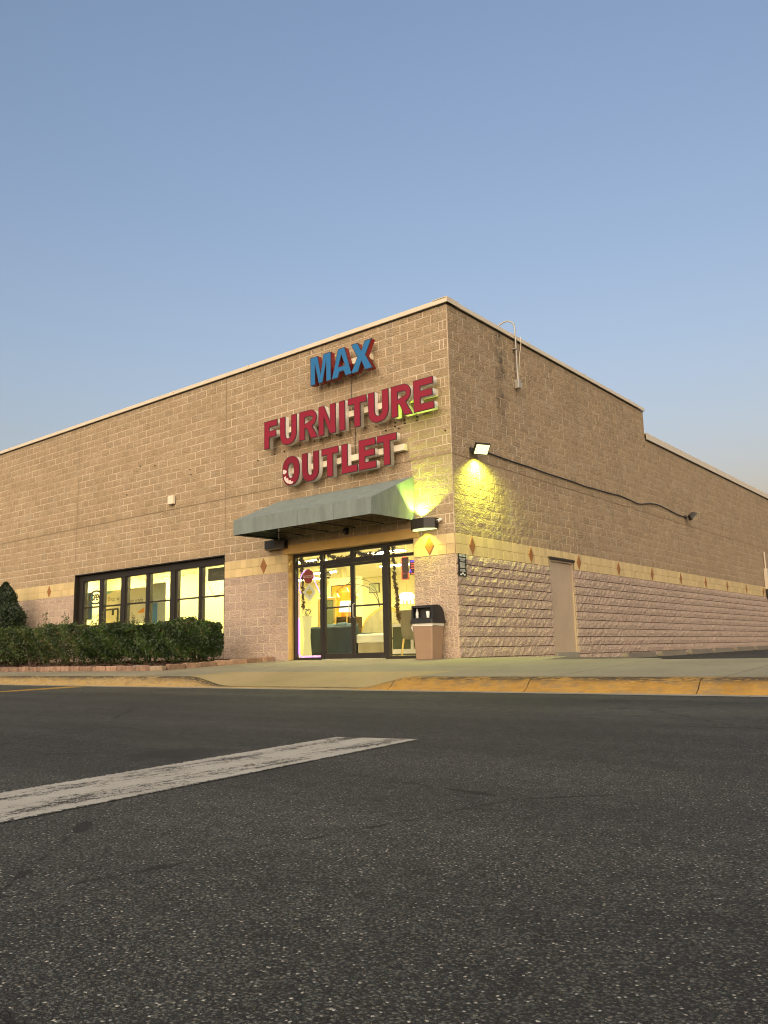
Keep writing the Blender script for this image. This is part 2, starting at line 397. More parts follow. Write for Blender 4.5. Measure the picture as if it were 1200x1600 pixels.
M['yellow'] = NT('yellow print').done((.75, .55, .03), .5)
M['orange'] = simple('orange canvas', (.75, .28, .02), .6, .4, 5)
M['bluepaper'] = simple('blue poster', (.05, .20, .36), .5, .1)
M['palegreen'] = simple('pale poster', (.42, .46, .33), .6, .06)
M['screen'] = simple('dark screen', (.10, .095, .075), .4, .1)
M['garland'] = leaf_mat('garland', (.05, .03, .012), (.16, .09, .03), (.6, .5, .2))
M['mirror'] = NT('mirror').done((.12, .14, .09), .08, metal=.0, spec=.9)
M['bin'] = simple('bin plastic brown', (.29, .19, .118), .6, .07, 5, .0015, 120)
M['liner'] = NT('bin liner').done((.70, .66, .58), .35)
M['cup'] = NT('paper cup').done((.80, .78, .72), .5)
M['bottle'] = NT('bottle plastic').done((.55, .55, .53), .12, spec=.8)
M['sign_black'] = simple('notice black', (.015, .016, .02), .3, .1)
M['flood_glass'] = glow('floodlight lens', (.95, 1.0, .42), 0.16)
M['pack_lens'] = glow('wall pack lens', (.95, 1.0, .45), 0.11)
M['pack_top'] = glow('wall pack top lens', (.72, 1.0, .50), 0.30)

# ------------------------------------------------------------------ ground heights
C8 = .2032
ROADZ = -.35
def lerp_clamp(x, a, b): return max(0., min(1., (x-a)/(b-a)))
def sstep(t): return t*t*(3-2*t)
def rampf(x): return min(sstep(lerp_clamp(x, -2.5, -1.5)), sstep(1-lerp_clamp(x, 1.35, 2.25)))
def swz(x, y):
    z = .04*y
    d = lerp_clamp(-y, 3.55, 4.45)
    return z-rampf(x)*d*(.345+.04*y if y > -4.45 else .345-.178)*1.0*(1 if y > -9 else 1)*.93

# ------------------------------------------------------------------ setting
road = MB()
road.add([(-260, -260, ROADZ), (260, -260, ROADZ), (260, 260, ROADZ), (-260, 260, ROADZ)], [(0, 1, 2, 3)])
road = tag(road.build('road', M['asphalt']), kind='structure')
g = MB()
lz = lambda y: -.13+.0055*(y-7)
g.add([(0.0, -1.2, lz(-1.2)), (45, -1.2, lz(-1.2)), (45, 60, lz(60)), (0.0, 60, lz(60))], [(0, 1, 2, 3)])
tag(g.build('side_parking_lot', M['asphalt_lot']), kind='structure')

# gutter pan
g = MB(); x = -30.0
while x < 32:
    g.add([(x, -5.02, ROADZ+.004), (x+3.04, -5.02, ROADZ+.004), (x+3.04, -4.74, ROADZ+.006), (x, -4.74, ROADZ+.006)], [(0, 1, 2, 3)]); x += 3.05
tag(g.build('gutter', M['gutter']), kind='structure')

# sidewalk slabs
sw = tag(bpy.data.objects.new('sidewalk', None), kind='structure'); link(sw)
def slab(x0, x1, y0, y1, zf, mat, parent, name='slab', nx=4, ny=4, th=.1, gap=.008):
    b = MB(); x0 += gap; x1 -= gap; y0 += gap; y1 -= gap
    P = [[(x0+(x1-x0)*i/nx, y0+(y1-y0)*j/ny) for j in range(ny+1)] for i in range(nx+1)]
    vs_ = [(x, y, zf(x, y)) for col in P for (x, y) in col]; n = ny+1
    fs = [(i*n+j, (i+1)*n+j, (i+1)*n+j+1, i*n+j+1) for i in range(nx) for j in range(ny)]
    rim = [(i, 0) for i in range(nx+1)]+[(nx, j) for j in range(1, ny+1)]+[(i, ny) for i in range(nx-1, -1, -1)]+[(0, j) for j in range(ny-1, 0, -1)]
    k = len(vs_)
    for (i, j) in rim:
        x, y = P[i][j]; vs_.append((x, y, zf(x, y)-th))
    L = len(rim)
    fs += [(rim[a][0]*n+rim[a][1], k+a, k+(a+1) % L, rim[(a+1) % L][0]*n+rim[(a+1) % L][1]) for a in range(L)]
    b.add(vs_, fs, smooth=False)
    return b.build(name, mat, parent)
YC = -4.45
xs = [-24+1.89*i for i in range(11)]; xs[-1] = -5.1
for a, b in zip(xs, xs[1:]): slab(a, b, YC, -3.22, swz, M['concrete'], sw)
xs = [-5.1, -3.8, -2.5]
for a, b in zip(xs, xs[1:]):
    slab(a, b, YC, -2.2, swz, M['concrete'], sw, ny=8); slab(a, b, -2.2, 0.0, swz, M['concrete'], sw)
for a, b in ((-2.5, -.1), (-.1, 2.3)):
    slab(a, b, -2.2, 0.0, swz, M['concrete'], sw); slab(a, b, -3.55, -2.2, swz, M['concrete'], sw)
slab(-2.5, 2.3, YC, -3.55, swz, M['concrete_ramp'], sw, 'ramp_slab', nx=24, ny=8)
slab(2.3, 4.3, YC, -2.2, swz, M['concrete'], sw, ny=8); slab(2.3, 4.3, -2.2, -.9, swz, M['concrete'], sw)
xs = [4.3+1.95*i for i in range(14)]
for a, b in zip(xs, xs[1:]): slab(a, b, YC, -1.25, swz, M['concrete'], sw)
slab(-4.674, -1.016, 0, .5, lambda x, y: 0.0, M['concrete'], sw, 'threshold_slab', nx=1, ny=1)
pad = lambda x, y: -.021*y-.01*max(0, x)*.3
slab(0.03, 1.25, 0.0, 2.9, pad, M['concrete'], sw, 'side_pad'); slab(0.03, 1.25, 2.9, 5.75, pad, M['concrete'], sw, 'side_pad')
slab(1.25, 2.3, 0.0, 2.9, pad, M['concrete'], sw, 'side_pad')

# curb sections
cb = tag(bpy.data.objects.new('curb', None), kind='structure'); link(cb)
def curb_section(x0, x1):
    b = MB(); n = max(2, int((x1-x0)/.2)); prof = []; x0 += .006; x1 -= .006; rings = []
    rnd = random.Random(int(x0*100))
    for i in range(n+1):
        x = x0+(x1-x0)*i/n; t = swz(x, -4.46); f = rampf(x); d = (ROADZ+.008)
        j = rnd.uniform(-.004, .004)
        top = t-.004
        h = top-d
        pr = [(-4.462, top), (-4.53, top-.004+j), (-4.60, top-.02*min(1, h/.16)), (-4.66+j, top-.30*h), (-4.72, top-.72*h), (-4.80, d), (-4.80, d-.1), (-4.462, d-.1)]
        rings.append([(x, y, z) for (y, z) in pr])
    k = len(rings[0]); vs_ = [v for r in rings for v in r]
    fs = [(i*k+a, i*k+(a+1) % k, (i+1)*k+(a+1) % k, (i+1)*k+a) for i in range(n) for a in range(k)]
    b.add(vs_, fs, smooth=True); b.add(rings[0], [tuple(range(k))]); b.add(rings[-1], [tuple(range(k))[::-1]])
    return b.build('curb_section', M['curb'], cb)
xs = [-30, -27, -24, -21, -18, -15, -12, -9, -6, -3, -.1, 2.05, 4.08, 6.05, 9.1, 12.1, 15.1, 18.1, 21.1, 24.1, 27.1, 30.1]
for a, b in zip(xs, xs[1:]): curb_section(a, b)

# painted markings
def sheet(name, pts, mat, z=ROADZ+.0025):
    b = MB(); b.add([(x, y, z) for x, y in pts], [tuple(range(len(pts)))]); return tag(b.build(name, mat), kind='structure')
dxl, dyl = .24, -2.14
sheet('stop_line_marking', [(5.475, -9.59), (6.03, -9.46), (6.03+.103*2.57, -12.03), (6.03+.103*5.77, -12.03-3.2), (5.475+.103*5.55, -11.74-3.4), (5.475+.103*2.15, -11.74)], M['paint_white'])
sheet('yellow_line_marking', [(-5.2, -5.06), (-4.6, -5.06), (-4.2, -6.55), (-4.0, -9.0), (-4.35, -9.0), (-4.6, -6.6)], M['paint_yellow_road'])

# ------------------------------------------------------------------ the building
BLD = thing('store_building', 'long flat-roofed split-face block store building with cream band and diamond tiles', 'building')
WX0, WX1, WZ0, WZ1 = -68*C8, -34*C8, 3*C8, 13*C8         # display window opening
DX0, DX1, DZ1 = -23*C8, -5*C8, 12*C8                     # entrance opening
XL, YB = -118*C8, 34.0
TOPZ, LOWZ, STEP = 7.28, 6.40, 10.65
SD0, SD1, SDZ = 3.94, 5.17, 2.21                          # side door
TH = .30
fw = MB()
for a, b in [((XL, 0, 0), (WX0, TH, TOPZ)), ((WX0, 0, WZ1), (WX1, TH, TOPZ)), ((WX0, 0, 0), (WX1, TH, WZ0)), ((WX1, 0, 0), (DX0, TH, TOPZ)),
             ((DX0, 0, DZ1), (DX1, TH, TOPZ)), ((DX1, 0, 0), (0, TH, TOPZ))]:
    fw.box((a[0], a[1], a[2]-(.4 if a[2] == 0 else 0)), b)
front = fw.build('front_wall', M['mortar'], BLD, recalc=False)
s_ = MB()
s_.box((-TH, TH, 12*C8), (0, STEP, TOPZ)); s_.box((-TH, STEP, 12*C8), (0, YB, LOWZ))
s_.box((-TH, TH, -.4), (0, SD0, 12*C8), 1); s_.box((-TH, SD1, -.4), (0, YB, 12*C8), 1); s_.box((-TH, SD0, SDZ), (0, SD1, 12*C8), 1)
side = s_.build('side_wall', [M['mortar'], M['mortar_dark']], BLD, recalc=False)
rf = MB(); rf.box((XL, TH, 6.0), (-TH, YB, 6.1)); rf.build('roof', M['cream'], BLD)
bw = MB(); bw.box((XL, YB-.3, -.4), (-TH, YB, 6.4)); bw.box((XL-.3, 0, -.4), (XL, YB, 6.4)); bw.build('rear_wall', M['block_buff'], BLD)

# ---- split-face blocks
def face_block(L, H, style, var, gap_u, gap_v):
    rnd = random.Random(int(L*1000)*7919+int(H*1000)*131+(17 if style == 'flat' else 5)+var*1009)
    if style == 'flat': e, rel = .003, .011
    else: e, rel = .022, .008
    nx = 4 if L > .3 else (2 if L > .15 else 1); nz = 2
    x0, x1, z0, z1 = gap_u/2, L-gap_u/2, gap_v/2, H-gap_v/2
    vs_ = []
    for j in range(nz+1):
        for i in range(nx+1):
            edge = i in (0, nx) or j in (0, nz)
            y = -(e+rnd.uniform(0, .004)) if edge else -(e+rel*rnd.uniform(.35, 1.0))
            if style != 'flat': y = -e-(0 if j in (0, nz) else rel)-(0 if i in (0, nx) else rnd.uniform(-.012, .016))
            vs_.append((x0+(x1-x0)*i/nx+(0 if edge else rnd.uniform(-.012, .012)), y, z0+(z1-z0)*j/nz+(0 if edge else rnd.uniform(-.012, .012))))
    n = nx+1
    fs = [(j*n+i, j*n+i+1, (j+1)*n+i+1, (j+1)*n+i) for j in range(nz) for i in range(nx)]
    rim = [i for i in range(nx+1)]+[j*n+nx for j in range(1, nz+1)]+[nz*n+i for i in range(nx-1, -1, -1)]+[j*n for j in range(nz-1, 0, -1)]
    k = len(vs_)
    for r in rim: vs_.append((vs_[r][0], .006, vs_[r][2]))
    Lr = len(rim)
    fs += [(rim[(a+1) % Lr], rim[a], k+a, k+(a+1) % Lr) for a in range(Lr)]
    return vs_, fs
GEO, MESH = {}, {}
NV = 10
def geo(key):
    if key not in GEO: GEO[key] = face_block(*key)
    return GEO[key]
blocks = []   # (wall, u0, z0, key, mat)
rb = random.Random(11)
def place(wall, u0, u1, z0, z1, style, mat, gu, gv):
    if u1-u0 < .03 or z1-z0 < .03: return
    blocks.append((wall, u0, z0, (round(u1-u0, 4), round(z1-z0, 4), style, rb.randrange(NV), gu, gv), mat))
def cuts(lo, hi, joints):
    j = sorted(set([round(lo, 4), round(hi, 4)]+[round(q, 4) for q in joints if lo+.02 < q < hi-.02]))
    return list(zip(j, j[1:]))
def subtract(segs, lo, hi):
    out = []
    for a, b in segs:
        if hi <= a or lo >= b: out.append((a, b)); continue
        if a < lo: out.append((a, lo))
        if hi < b: out.append((hi, b))
    return out
# front: x runs from XL to 0
for r in range(0, 36):
    if r in (10, 11): continue
    z0 = r*C8; z1 = min((r+1)*C8, TOPZ-.002); zc = (z0+z1)/2
    segs = [(XL, 0.0)]
    if WZ0 < zc < WZ1: segs = subtract(segs, WX0, WX1)
    if zc < DZ1: segs = subtract(segs, DX0, DX1)
    elif zc < 13*C8: segs = subtract(segs, -24*C8+.05, -4*C8-.06)      # lintel
    odd = r % 2 == 1
    jo = [-(C8+2*C8*k) for k in range(60)]+[-C8/2] if odd else [-2*C8*k for k in range(60)]
    jo += [WX0, WX1]
    for lo, hi in segs:
        for a, b in cuts(lo, hi, jo):
            if r < 10: place('f', a, b, z0, z1, 'flat', 'block_rose', .025, .015)
            else: place('f', a, b, z0, z1, 'flat', 'block_buff', .022, .021)
# side: u = y from 0 to YB
for r in range(-1, 36):
    if r in (10, 11): continue
    for (ylo, yhi, top) in ((.012, STEP, TOPZ), (STEP, YB, LOWZ)):
        z0 = r*C8; z1 = min((r+1)*C8, top-.002)
        if z1-z0 < .03: continue
        segs = [(ylo, yhi)]
        if z0 < SDZ-.05: segs = subtract(segs, SD0, SD1)
        odd = r % 2 == 1
        jo = [2*C8*k for k in range(90)] if odd else [C8+2*C8*k for k in range(90)]
        for lo, hi in segs:
            for a, b in cuts(lo, hi, jo):
                if r < 10: place('s', a, b, z0, z1, 'rock', 'block_rose', .001, .017)
                else: place('s', a, b, z0, z1, 'flat', 'block_buff', .024, .014)
def pxarea(bk):
    wall, u, z, key, mat = bk
    c = Vector((u+key[0]/2, 0, z+key[1]/2)) if wall == 'f' else Vector((0, u+key[0]/2, z+key[1]/2))
    d = c-CAM; dep = d.dot(cf)
    if dep < .5: return 0
    px, py = d.dot(cr)/dep*1.0611, d.dot(cu)/dep*1.0611
    if abs(px) > .51 or abs(py) > .68: return 0
    cosn = abs(d.y if wall == 'f' else d.x)/d.length
    if wall == 'f' and -4.9 < c.x < -.9 and 2.5 < c.z < 3.7: return 0      # behind the awning
    return key[0]*key[1]*cosn/d.length_squared
blocks.sort(key=pxarea, reverse=True)
def tone_of(key):
    t = (key[3]+.5)/NV
    return .5+(t-.5)*(.35 if key[2] == 'rock' else .8)
rest = MB(); NSINGLE = 300
for i, (wall, u, z, key, mat) in enumerate(blocks):
    vs_, fs = geo(key)
    if i < NSINGLE:
        mk = (key, mat)
        if mk not in MESH:
            b = MB(); b.add(vs_, fs, tone=tone_of(key)); MESH[mk] = b.mesh('block', M[mat], recalc=False)
        o = bpy.data.objects.new('block', MESH[mk])
        if wall == 'f': o.location = (u, 0, z); link(o, front)
        else: o.location = (0, u, z); o.rotation_euler = (0, 0, R_(90)); link(o, side)
    else:
        mi = 0 if mat == 'block_buff' else 1
        if wall == 'f': rest.add([(u+v[0], v[1], z+v[2]) for v in vs_], fs, mi, tone_of(key))
        else: rest.add([(-v[1], u+v[0], z+v[2]) for v in vs_], fs, mi, tone_of(key))
o = rest.build('block_courses', [M['block_buff'], M['block_rose']], BLD, recalc=False); o['kind'] = 'stuff'

# ---- cream tile band and diamonds
def tile_geo(L, H, g=.005, th=.010, bv=.003):
    x0, x1, z0, z1 = g/2, L-g/2, g/2, H-g/2
    a = [(x0, .002, z0), (x1, .002, z0), (x1, .002, z1), (x0, .002, z1)]
    b = [(x0, -th+bv, z0), (x1, -th+bv, z0), (x1, -th+bv, z1), (x0, -th+bv, z1)]
    c = [(x0+bv, -th, z0+bv), (x1-bv, -th, z0+bv), (x1-bv, -th, z1-bv), (x0+bv, -th, z1-bv)]
    return a+b+c, [(0, 1, 5, 4), (1, 2, 6, 5), (2, 3, 7, 6), (3, 0, 4, 7), (4, 5, 9, 8), (5, 6, 10, 9), (6, 7, 11, 10), (7, 4, 8, 11), (8, 9, 10, 11)]
TM = {}
for pr, bxs in ((front, [((XL, -.002, 10*C8), (WX0, .001, 12*C8)), ((WX1, -.002, 10*C8), (DX0, .001, 12*C8)), ((DX1, -.002, 10*C8), (0, .001, 12*C8))]),
                (side, [((-.001, 0, 10*C8), (.002, SD0, 12*C8)), ((-.001, SD1, 10*C8), (.002, YB, 12*C8)), ((-.001, SD0, SDZ+.06), (.002, SD1, 12*C8))])):
    for p0, p1 in bxs:
        gr = MB(); gr.box(p0, p1); gr.build('tile_grout', M['grout'], pr, recalc=False)
tiles = []
for row in (10, 11):
    for lo, hi in ((XL, WX0), (WX1, DX0), (DX1, -.0)):
        n = round((hi-lo)/C8)
        for k in range(n): tiles.append(('f', lo+k*C8, row*C8, C8, C8))
    k = 0
    while k*C8 < YB-.1:
        u0, u1 = k*C8, (k+1)*C8; z0, h = row*C8, C8
        k += 1
        if u1 > SD0-.06 and u0 < SD1+.06:
            if row == 10:
                if u0 < SD0-.06: u1 = SD0-.06
                elif u1 > SD1+.06: u0 = SD1+.06
                else: continue
            else: z0, h = SDZ+.06, 12*C8-SDZ-.06
        if k == 1: u0 = .011
        tiles.append(('s', u0, z0, u1-u0, h))
tiles.sort(key=lambda t: ((Vector((t[1], 0, t[2])) if t[0] == 'f' else Vector((0, t[1], t[2])))-CAM).length)
trest = MB()
rt = random.Random(5)
for i, (wall, u, z, L, H) in enumerate(tiles):
    var = rt.randrange(8)
    if i < 300:
        mk = (round(L, 3), round(H, 3), var)
        if mk not in TM:
            v_, f_ = tile_geo(L, H); b = MB(); b.add(v_, f_, tone=(var+.5)/8); TM[mk] = b.mesh('band_tile', M['tile'], recalc=False)
        o = bpy.data.objects.new('band_tile', TM[mk])
        if wall == 'f': o.location = (u, 0, z); link(o, front)
        else: o.location = (0, u, z); o.rotation_euler = (0, 0, R_(90)); link(o, side)
    else:
        v_, f_ = tile_geo(L, H)
        if wall == 'f': trest.add([(u+v[0], v[1], z+v[2]) for v in v_], f_, 0, (var+.5)/8)
        else: trest.add([(-v[1], u+v[0], z+v[2]) for v in v_], f_, 0, (var+.5)/8)
o = trest.build('band_tile_run', M['tile'], BLD, recalc=False); o['kind'] = 'stuff'
d = MB()
hw, hh = .115, .185
pts = [(-hw, 0, 0), (0, 0, -hh), (hw, 0, 0), (0, 0, hh)]
q = [(p[0]*.90, -.024, p[2]*.90) for p in pts]; bk = [(p[0], -.018, p[2]) for p in pts]; b0 = [(p[0], -.009, p[2]) for p in pts]
d.add(b0+bk+q, [(0, 1, 5, 4), (1, 2, 6, 5), (2, 3, 7, 6), (3, 0, 4, 7), (4, 5, 9, 8), (5, 6, 10, 9), (6, 7, 11, 10), (7, 4, 8, 11), (8, 9, 10, 11)])
dm = d.mesh('diamond_tile', M['diamond'], recalc=True)
for k in (0, 2, 6, 7, 8, 9):
    o = bpy.data.objects.new('diamond_tile', dm); o.location = (-.6096-2.4384*k, 0, 11*C8); link(o, front)
for k in range(14):
    o = bpy.data.objects.new('diamond_tile', dm); o.location = (0, .6096+2.4384*k, 11*C8); o.rotation_euler = (0, 0, R_(90)); link(o, side)

# ---- joints, coping, lintel
SEAL = simple('joint sealant', (.24, .175, .11), .8)
for p0, p1 in [((x-.006, -.010, 13*C8), (x+.006, .002, TOPZ)) for x in (WX0, WX1)]+[((WX1-.004, -.012, 0), (WX1+.012, .002, 3*C8))]:
    j = MB(); j.box(p0, p1); j.build('control_joint', SEAL, front)
j = MB(); j.box((XL, -.013, 20*C8-.005), (0, .002, 20*C8+.005)); j.box((-.002, .012, 20*C8-.006), (.012, YB, 20*C8+.006))
j.build('flashing_line', simple('flashing', (.25, .185, .12), .7), BLD)
def coping_run(axis, lo, hi, zb, h, parent):
    u = lo; L = 3.05
    while u < hi-.05:
        e = min(hi, u+L); b = MB()
        pr = [(-.055, zb-.01), (-.060, zb), (-.048, zb+h), (.32, zb+h+.012), (.34, zb), (.30, zb), (.30, zb+h-.03), (-.03, zb+h-.03), (-.03, zb-.01)]
        if axis == 0: b.prism([(y, z) for y, z in pr], 0, u+.003, e-.003)
        else: b.prism([(-y, z) for y, z in pr], 1, u+.003, e-.003)
        b.build('coping', M['coping'], parent)
        c = MB()
        if axis == 0: c.box((e-.03, -.066, zb-.005), (e+.03, -.058, zb+h+.004)); 
        else: c.box((.058, e-.03, zb-.005), (.066, e+.03, zb+h+.004))
        if e < hi-.05: c.build('coping_cover', M['coping'], parent)
        u = e
coping_run(0, -24.4+.06, .06, TOPZ, .095, front)
coping_run(1, .345, STEP+.03, TOPZ+.001, .095, side)
coping_run(1, STEP+.04, YB, LOWZ, .20, side)
k = MB(); k.box((.052, -.062, TOPZ-.006), (.0635, .40, TOPZ+.101)); k.box((-.30, -.0625, TOPZ+.096), (.0625, .40, TOPZ+.1085)); k.build('coping_corner', M['coping'], BLD)
k = MB(); k.box((XL, -.02, TOPZ-.035), (.02, -.012, TOPZ-.012)); k.box((.012, .0, TOPZ-.035), (.02, STEP, TOPZ-.012)); k.box((.012, STEP, LOWZ-.04), (.022, YB, LOWZ-.012))
k.build('coping_cleat', M['dark'], BLD)
lt = MB(); lt.bbox((-24*C8+.055, -.022, DZ1+.002), (-4*C8-.065, .10, 13*C8-.002), .006)
lt.build('lintel', M['paint_tan'], front)
for r in range(12):
    for p0, p1 in (((DX0, .004, r*C8+.003), (DX0+.012, TH, (r+1)*C8-.003)), ((DX1-.012, .004, r*C8+.003), (DX1, TH, (r+1)*C8-.003))):
        rv = MB(); rv.bbox(p0, p1, .003); rv.build('reveal_block', M['paint_tan'], front)
# holes left by an older sign
for (x, z) in [(-5.11, 4.91), (-4.77, 4.92), (-4.24, 4.97), (-3.78, 4.99), (-3.41, 5.01), (-3.08, 5.01), (-2.97, 4.97), (-2.24, 5.02), (-1.93, 4.98), (-1.66, 4.84), (-1.41, 4.97), (-1.41, 4.88), (-1.15, 4.97), (-1.14, 4.9), (-.82, 4.98), (-.82, 4.9), (-1.31, 4.82), (-.12, 4.55), (-5.7, 4.86), (-9.9, 5.4), (-10.6, 5.5), (-8.3, 4.9), (-8.35, 5.05), (-11.2, 4.75)]:
    b = MB(); b.tube([(x, -.030, z), (x, .0, z)], .017, 8); b.build('anchor_hole', M['dark'], front)

# ---- entrance storefront
SF = bpy.data.objects.new('entrance', None); SF.location = (-2.85, .19, 0); link(SF, BLD)
Y0, Y1 = .16, .26
fr = MB()
EL, ER = DX0+.012, DX1-.012
MU1, MU2 = (-3.81, -3.72), (-1.95, -1.84)
for a, b in ((EL, EL+.07), MU1, MU2, (ER-.05, ER)): fr.bbox((a, Y0, 0), (b, Y1, 2.43), .005)
for a, b in ((EL+.07, MU1[0]), (MU1[1], MU2[0]), (MU2[1], ER-.05)): fr.bbox((a, Y0+.004, 2.36), (b, Y1, 2.43), .005)
for a, b in ((EL+.07, MU1[0]), (MU2[1], ER-.05)):
    fr.bbox((a, Y0+.004, 2.12), (b, Y1, 2.18), .005); fr.bbox((a, Y0+.004, 0.0), (b, Y1, .06), .005)
fr.bbox((MU1[1], Y0+.004, 2.10), (MU2[0], Y1, 2.21), .005)
fr.bbox((-2.90, Y0+.006, 2.21), (-2.80, Y1, 2.36), .005)
fr.build('frame', M['bronze'], SF)
th_ = MB(); th_.bbox((MU1[1], .10, .001), (MU2[0], .30, .016), .005); th_.build('threshold', M['steel'], SF)
def pane(parent, x0, x1, z0, z1, y=.215):
    b = MB(); b.box((x0, y, z0), (x1, y+.006, z1)); return b.build('pane', M['glass'], parent)
pane(SF, EL+.07, MU1[0], .06, 2.12); pane(SF, MU2[1], ER-.05, .06, 2.12)
pane(SF, EL+.07, MU1[0], 2.18, 2.36); pane(SF, MU1[1], -2.90, 2.21, 2.36); pane(SF, -2.80, MU2[0], 2.21, 2.36); pane(SF, MU2[1], ER-.05, 2.18, 2.36)
for (x0, x1, hx) in ((MU1[1]+.006, -2.858, -2.91), (-2.852, MU2[0]-.006, -2.80)):
    d = MB(); y0, y1 = .175, .225
    d.bbox((x0, y0, .02), (x0+.055, y1, 2.095), .004); d.bbox((x1-.055, y0, .02), (x1, y1, 2.095), .004)
    d.bbox((x0+.055, y0+.003, .02), (x1-.055, y1-.003, .14), .004); d.bbox((x0+.055, y0+.003, 2.035), (x1-.055, y1-.003, 2.095), .004)
    d.bbox((x0+.055, y0+.003, 1.13), (x1-.055, y1-.003, 1.165), .004)
    door = d.build('door', M['bronze'], SF)
    pane(door, x0+.055, x1-.055, .14, 1.13, .20); pane(door, x0+.055, x1-.055, 1.165, 2.035, .20)
    h = MB(); h.tube([(hx, .17, .90), (hx, .12, .92), (hx, .12, 1.18), (hx, .17, 1.20)], .012, 8); h.build('handle', M['steel'], door)

# ---- display window
DW = bpy.data.objects.new('display_window', None); DW.location = (-10.4, .2, WZ0); link(DW, BLD)
rv = MB()
rv.box((WX0-.0, .002, WZ0), (WX0+.03, TH, WZ1-.03)); rv.box((WX1-.03, .002, WZ0), (WX1, TH, WZ1-.03)); rv.box((WX0, .002, WZ1-.03), (WX1, TH, WZ1)); rv.box((WX0, -.02, WZ0-.0), (WX1, TH, WZ0+.03))
rv.build('reveal', M['bronze'], DW)
YG = .15
hd = MB(); hd.bbox((WX0+.03, YG-.02, 2.42), (WX1-.03, YG+.10, WZ1-.032), .006); hd.box((WX0+.03, YG-.03, 2.435), (WX1-.03, YG-.02, 2.455)); hd.build('head_frame', M['bronze'], DW)
mul = [(WX0+.03, -13.47), (-12.70, -12.46), (-11.61, -11.28), (-10.41, -10.21), (-9.32, -8.99), (-8.12, -7.96), (-7.06, WX1-.03)]
for i, (a, b) in enumerate(mul):
    m_ = MB()
    if b-a > .3:
        m_.bbox((a, YG, WZ0+.03), (a+.09, YG+.10, 2.42), .005); m_.bbox((b-.09, YG, WZ0+.03), (b, YG+.10, 2.42), .005); m_.bbox((a+.09, YG-.03, WZ0+.03), (b-.09, YG+.08, 2.42), .005)
    else: m_.bbox((a, YG, WZ0+.03), (b, YG+.10, 2.42), .005); m_.bbox((a+.05, YG-.015, WZ0+.03), (b-.05, YG+.02, 2.42), .004)
    m_.build('mullion', M['bronze'], DW)
for (a, b) in zip(mul, mul[1:]):
    r = MB(); r.bbox((a[1], YG+.02, 1.62), (b[0], YG+.07, 1.665), .004); r.build('rail', M['bronze'], DW)
    r = MB(); r.bbox((a[1], YG+.01, WZ0+.03), (b[0], YG+.09, WZ0+.09), .004); r.build('rail', M['bronze'], DW)
    pane(DW, a[1], b[0], WZ0+.09, 1.62, YG+.04); pane(DW, a[1], b[0], 1.665, 2.42, YG+.04)

# ---- side door
sdp = MB(); sdp.bbox((-.10, SD0+.05, .045), (-.035, SD1-.05, SDZ-.045), .004)
sdo = sdp.build('side_door', M['door_paint'], side)
f_ = MB()
f_.bbox((-.12, SD0, -.2), (.004, SD0+.048, SDZ), .004); f_.bbox((-.12, SD1-.048, -.2), (.004, SD1, SDZ), .004); f_.bbox((-.12, SD0+.048, SDZ-.043), (.003, SD1-.048, SDZ), .004)
f_.build('frame', M['door_paint'], sdo)
f_ = MB(); f_.bbox((-.12, SD0-.03, SDZ+.001), (.05, SD1+.03, SDZ+.045), .004); f_.build('drip_cap', M['bronze'], sdo)
f_ = MB(); f_.bbox((-.12, SD0+.05, -.2), (.05, SD1-.05, .043), .006); f_.build('sill', M['gutter'], sdo)

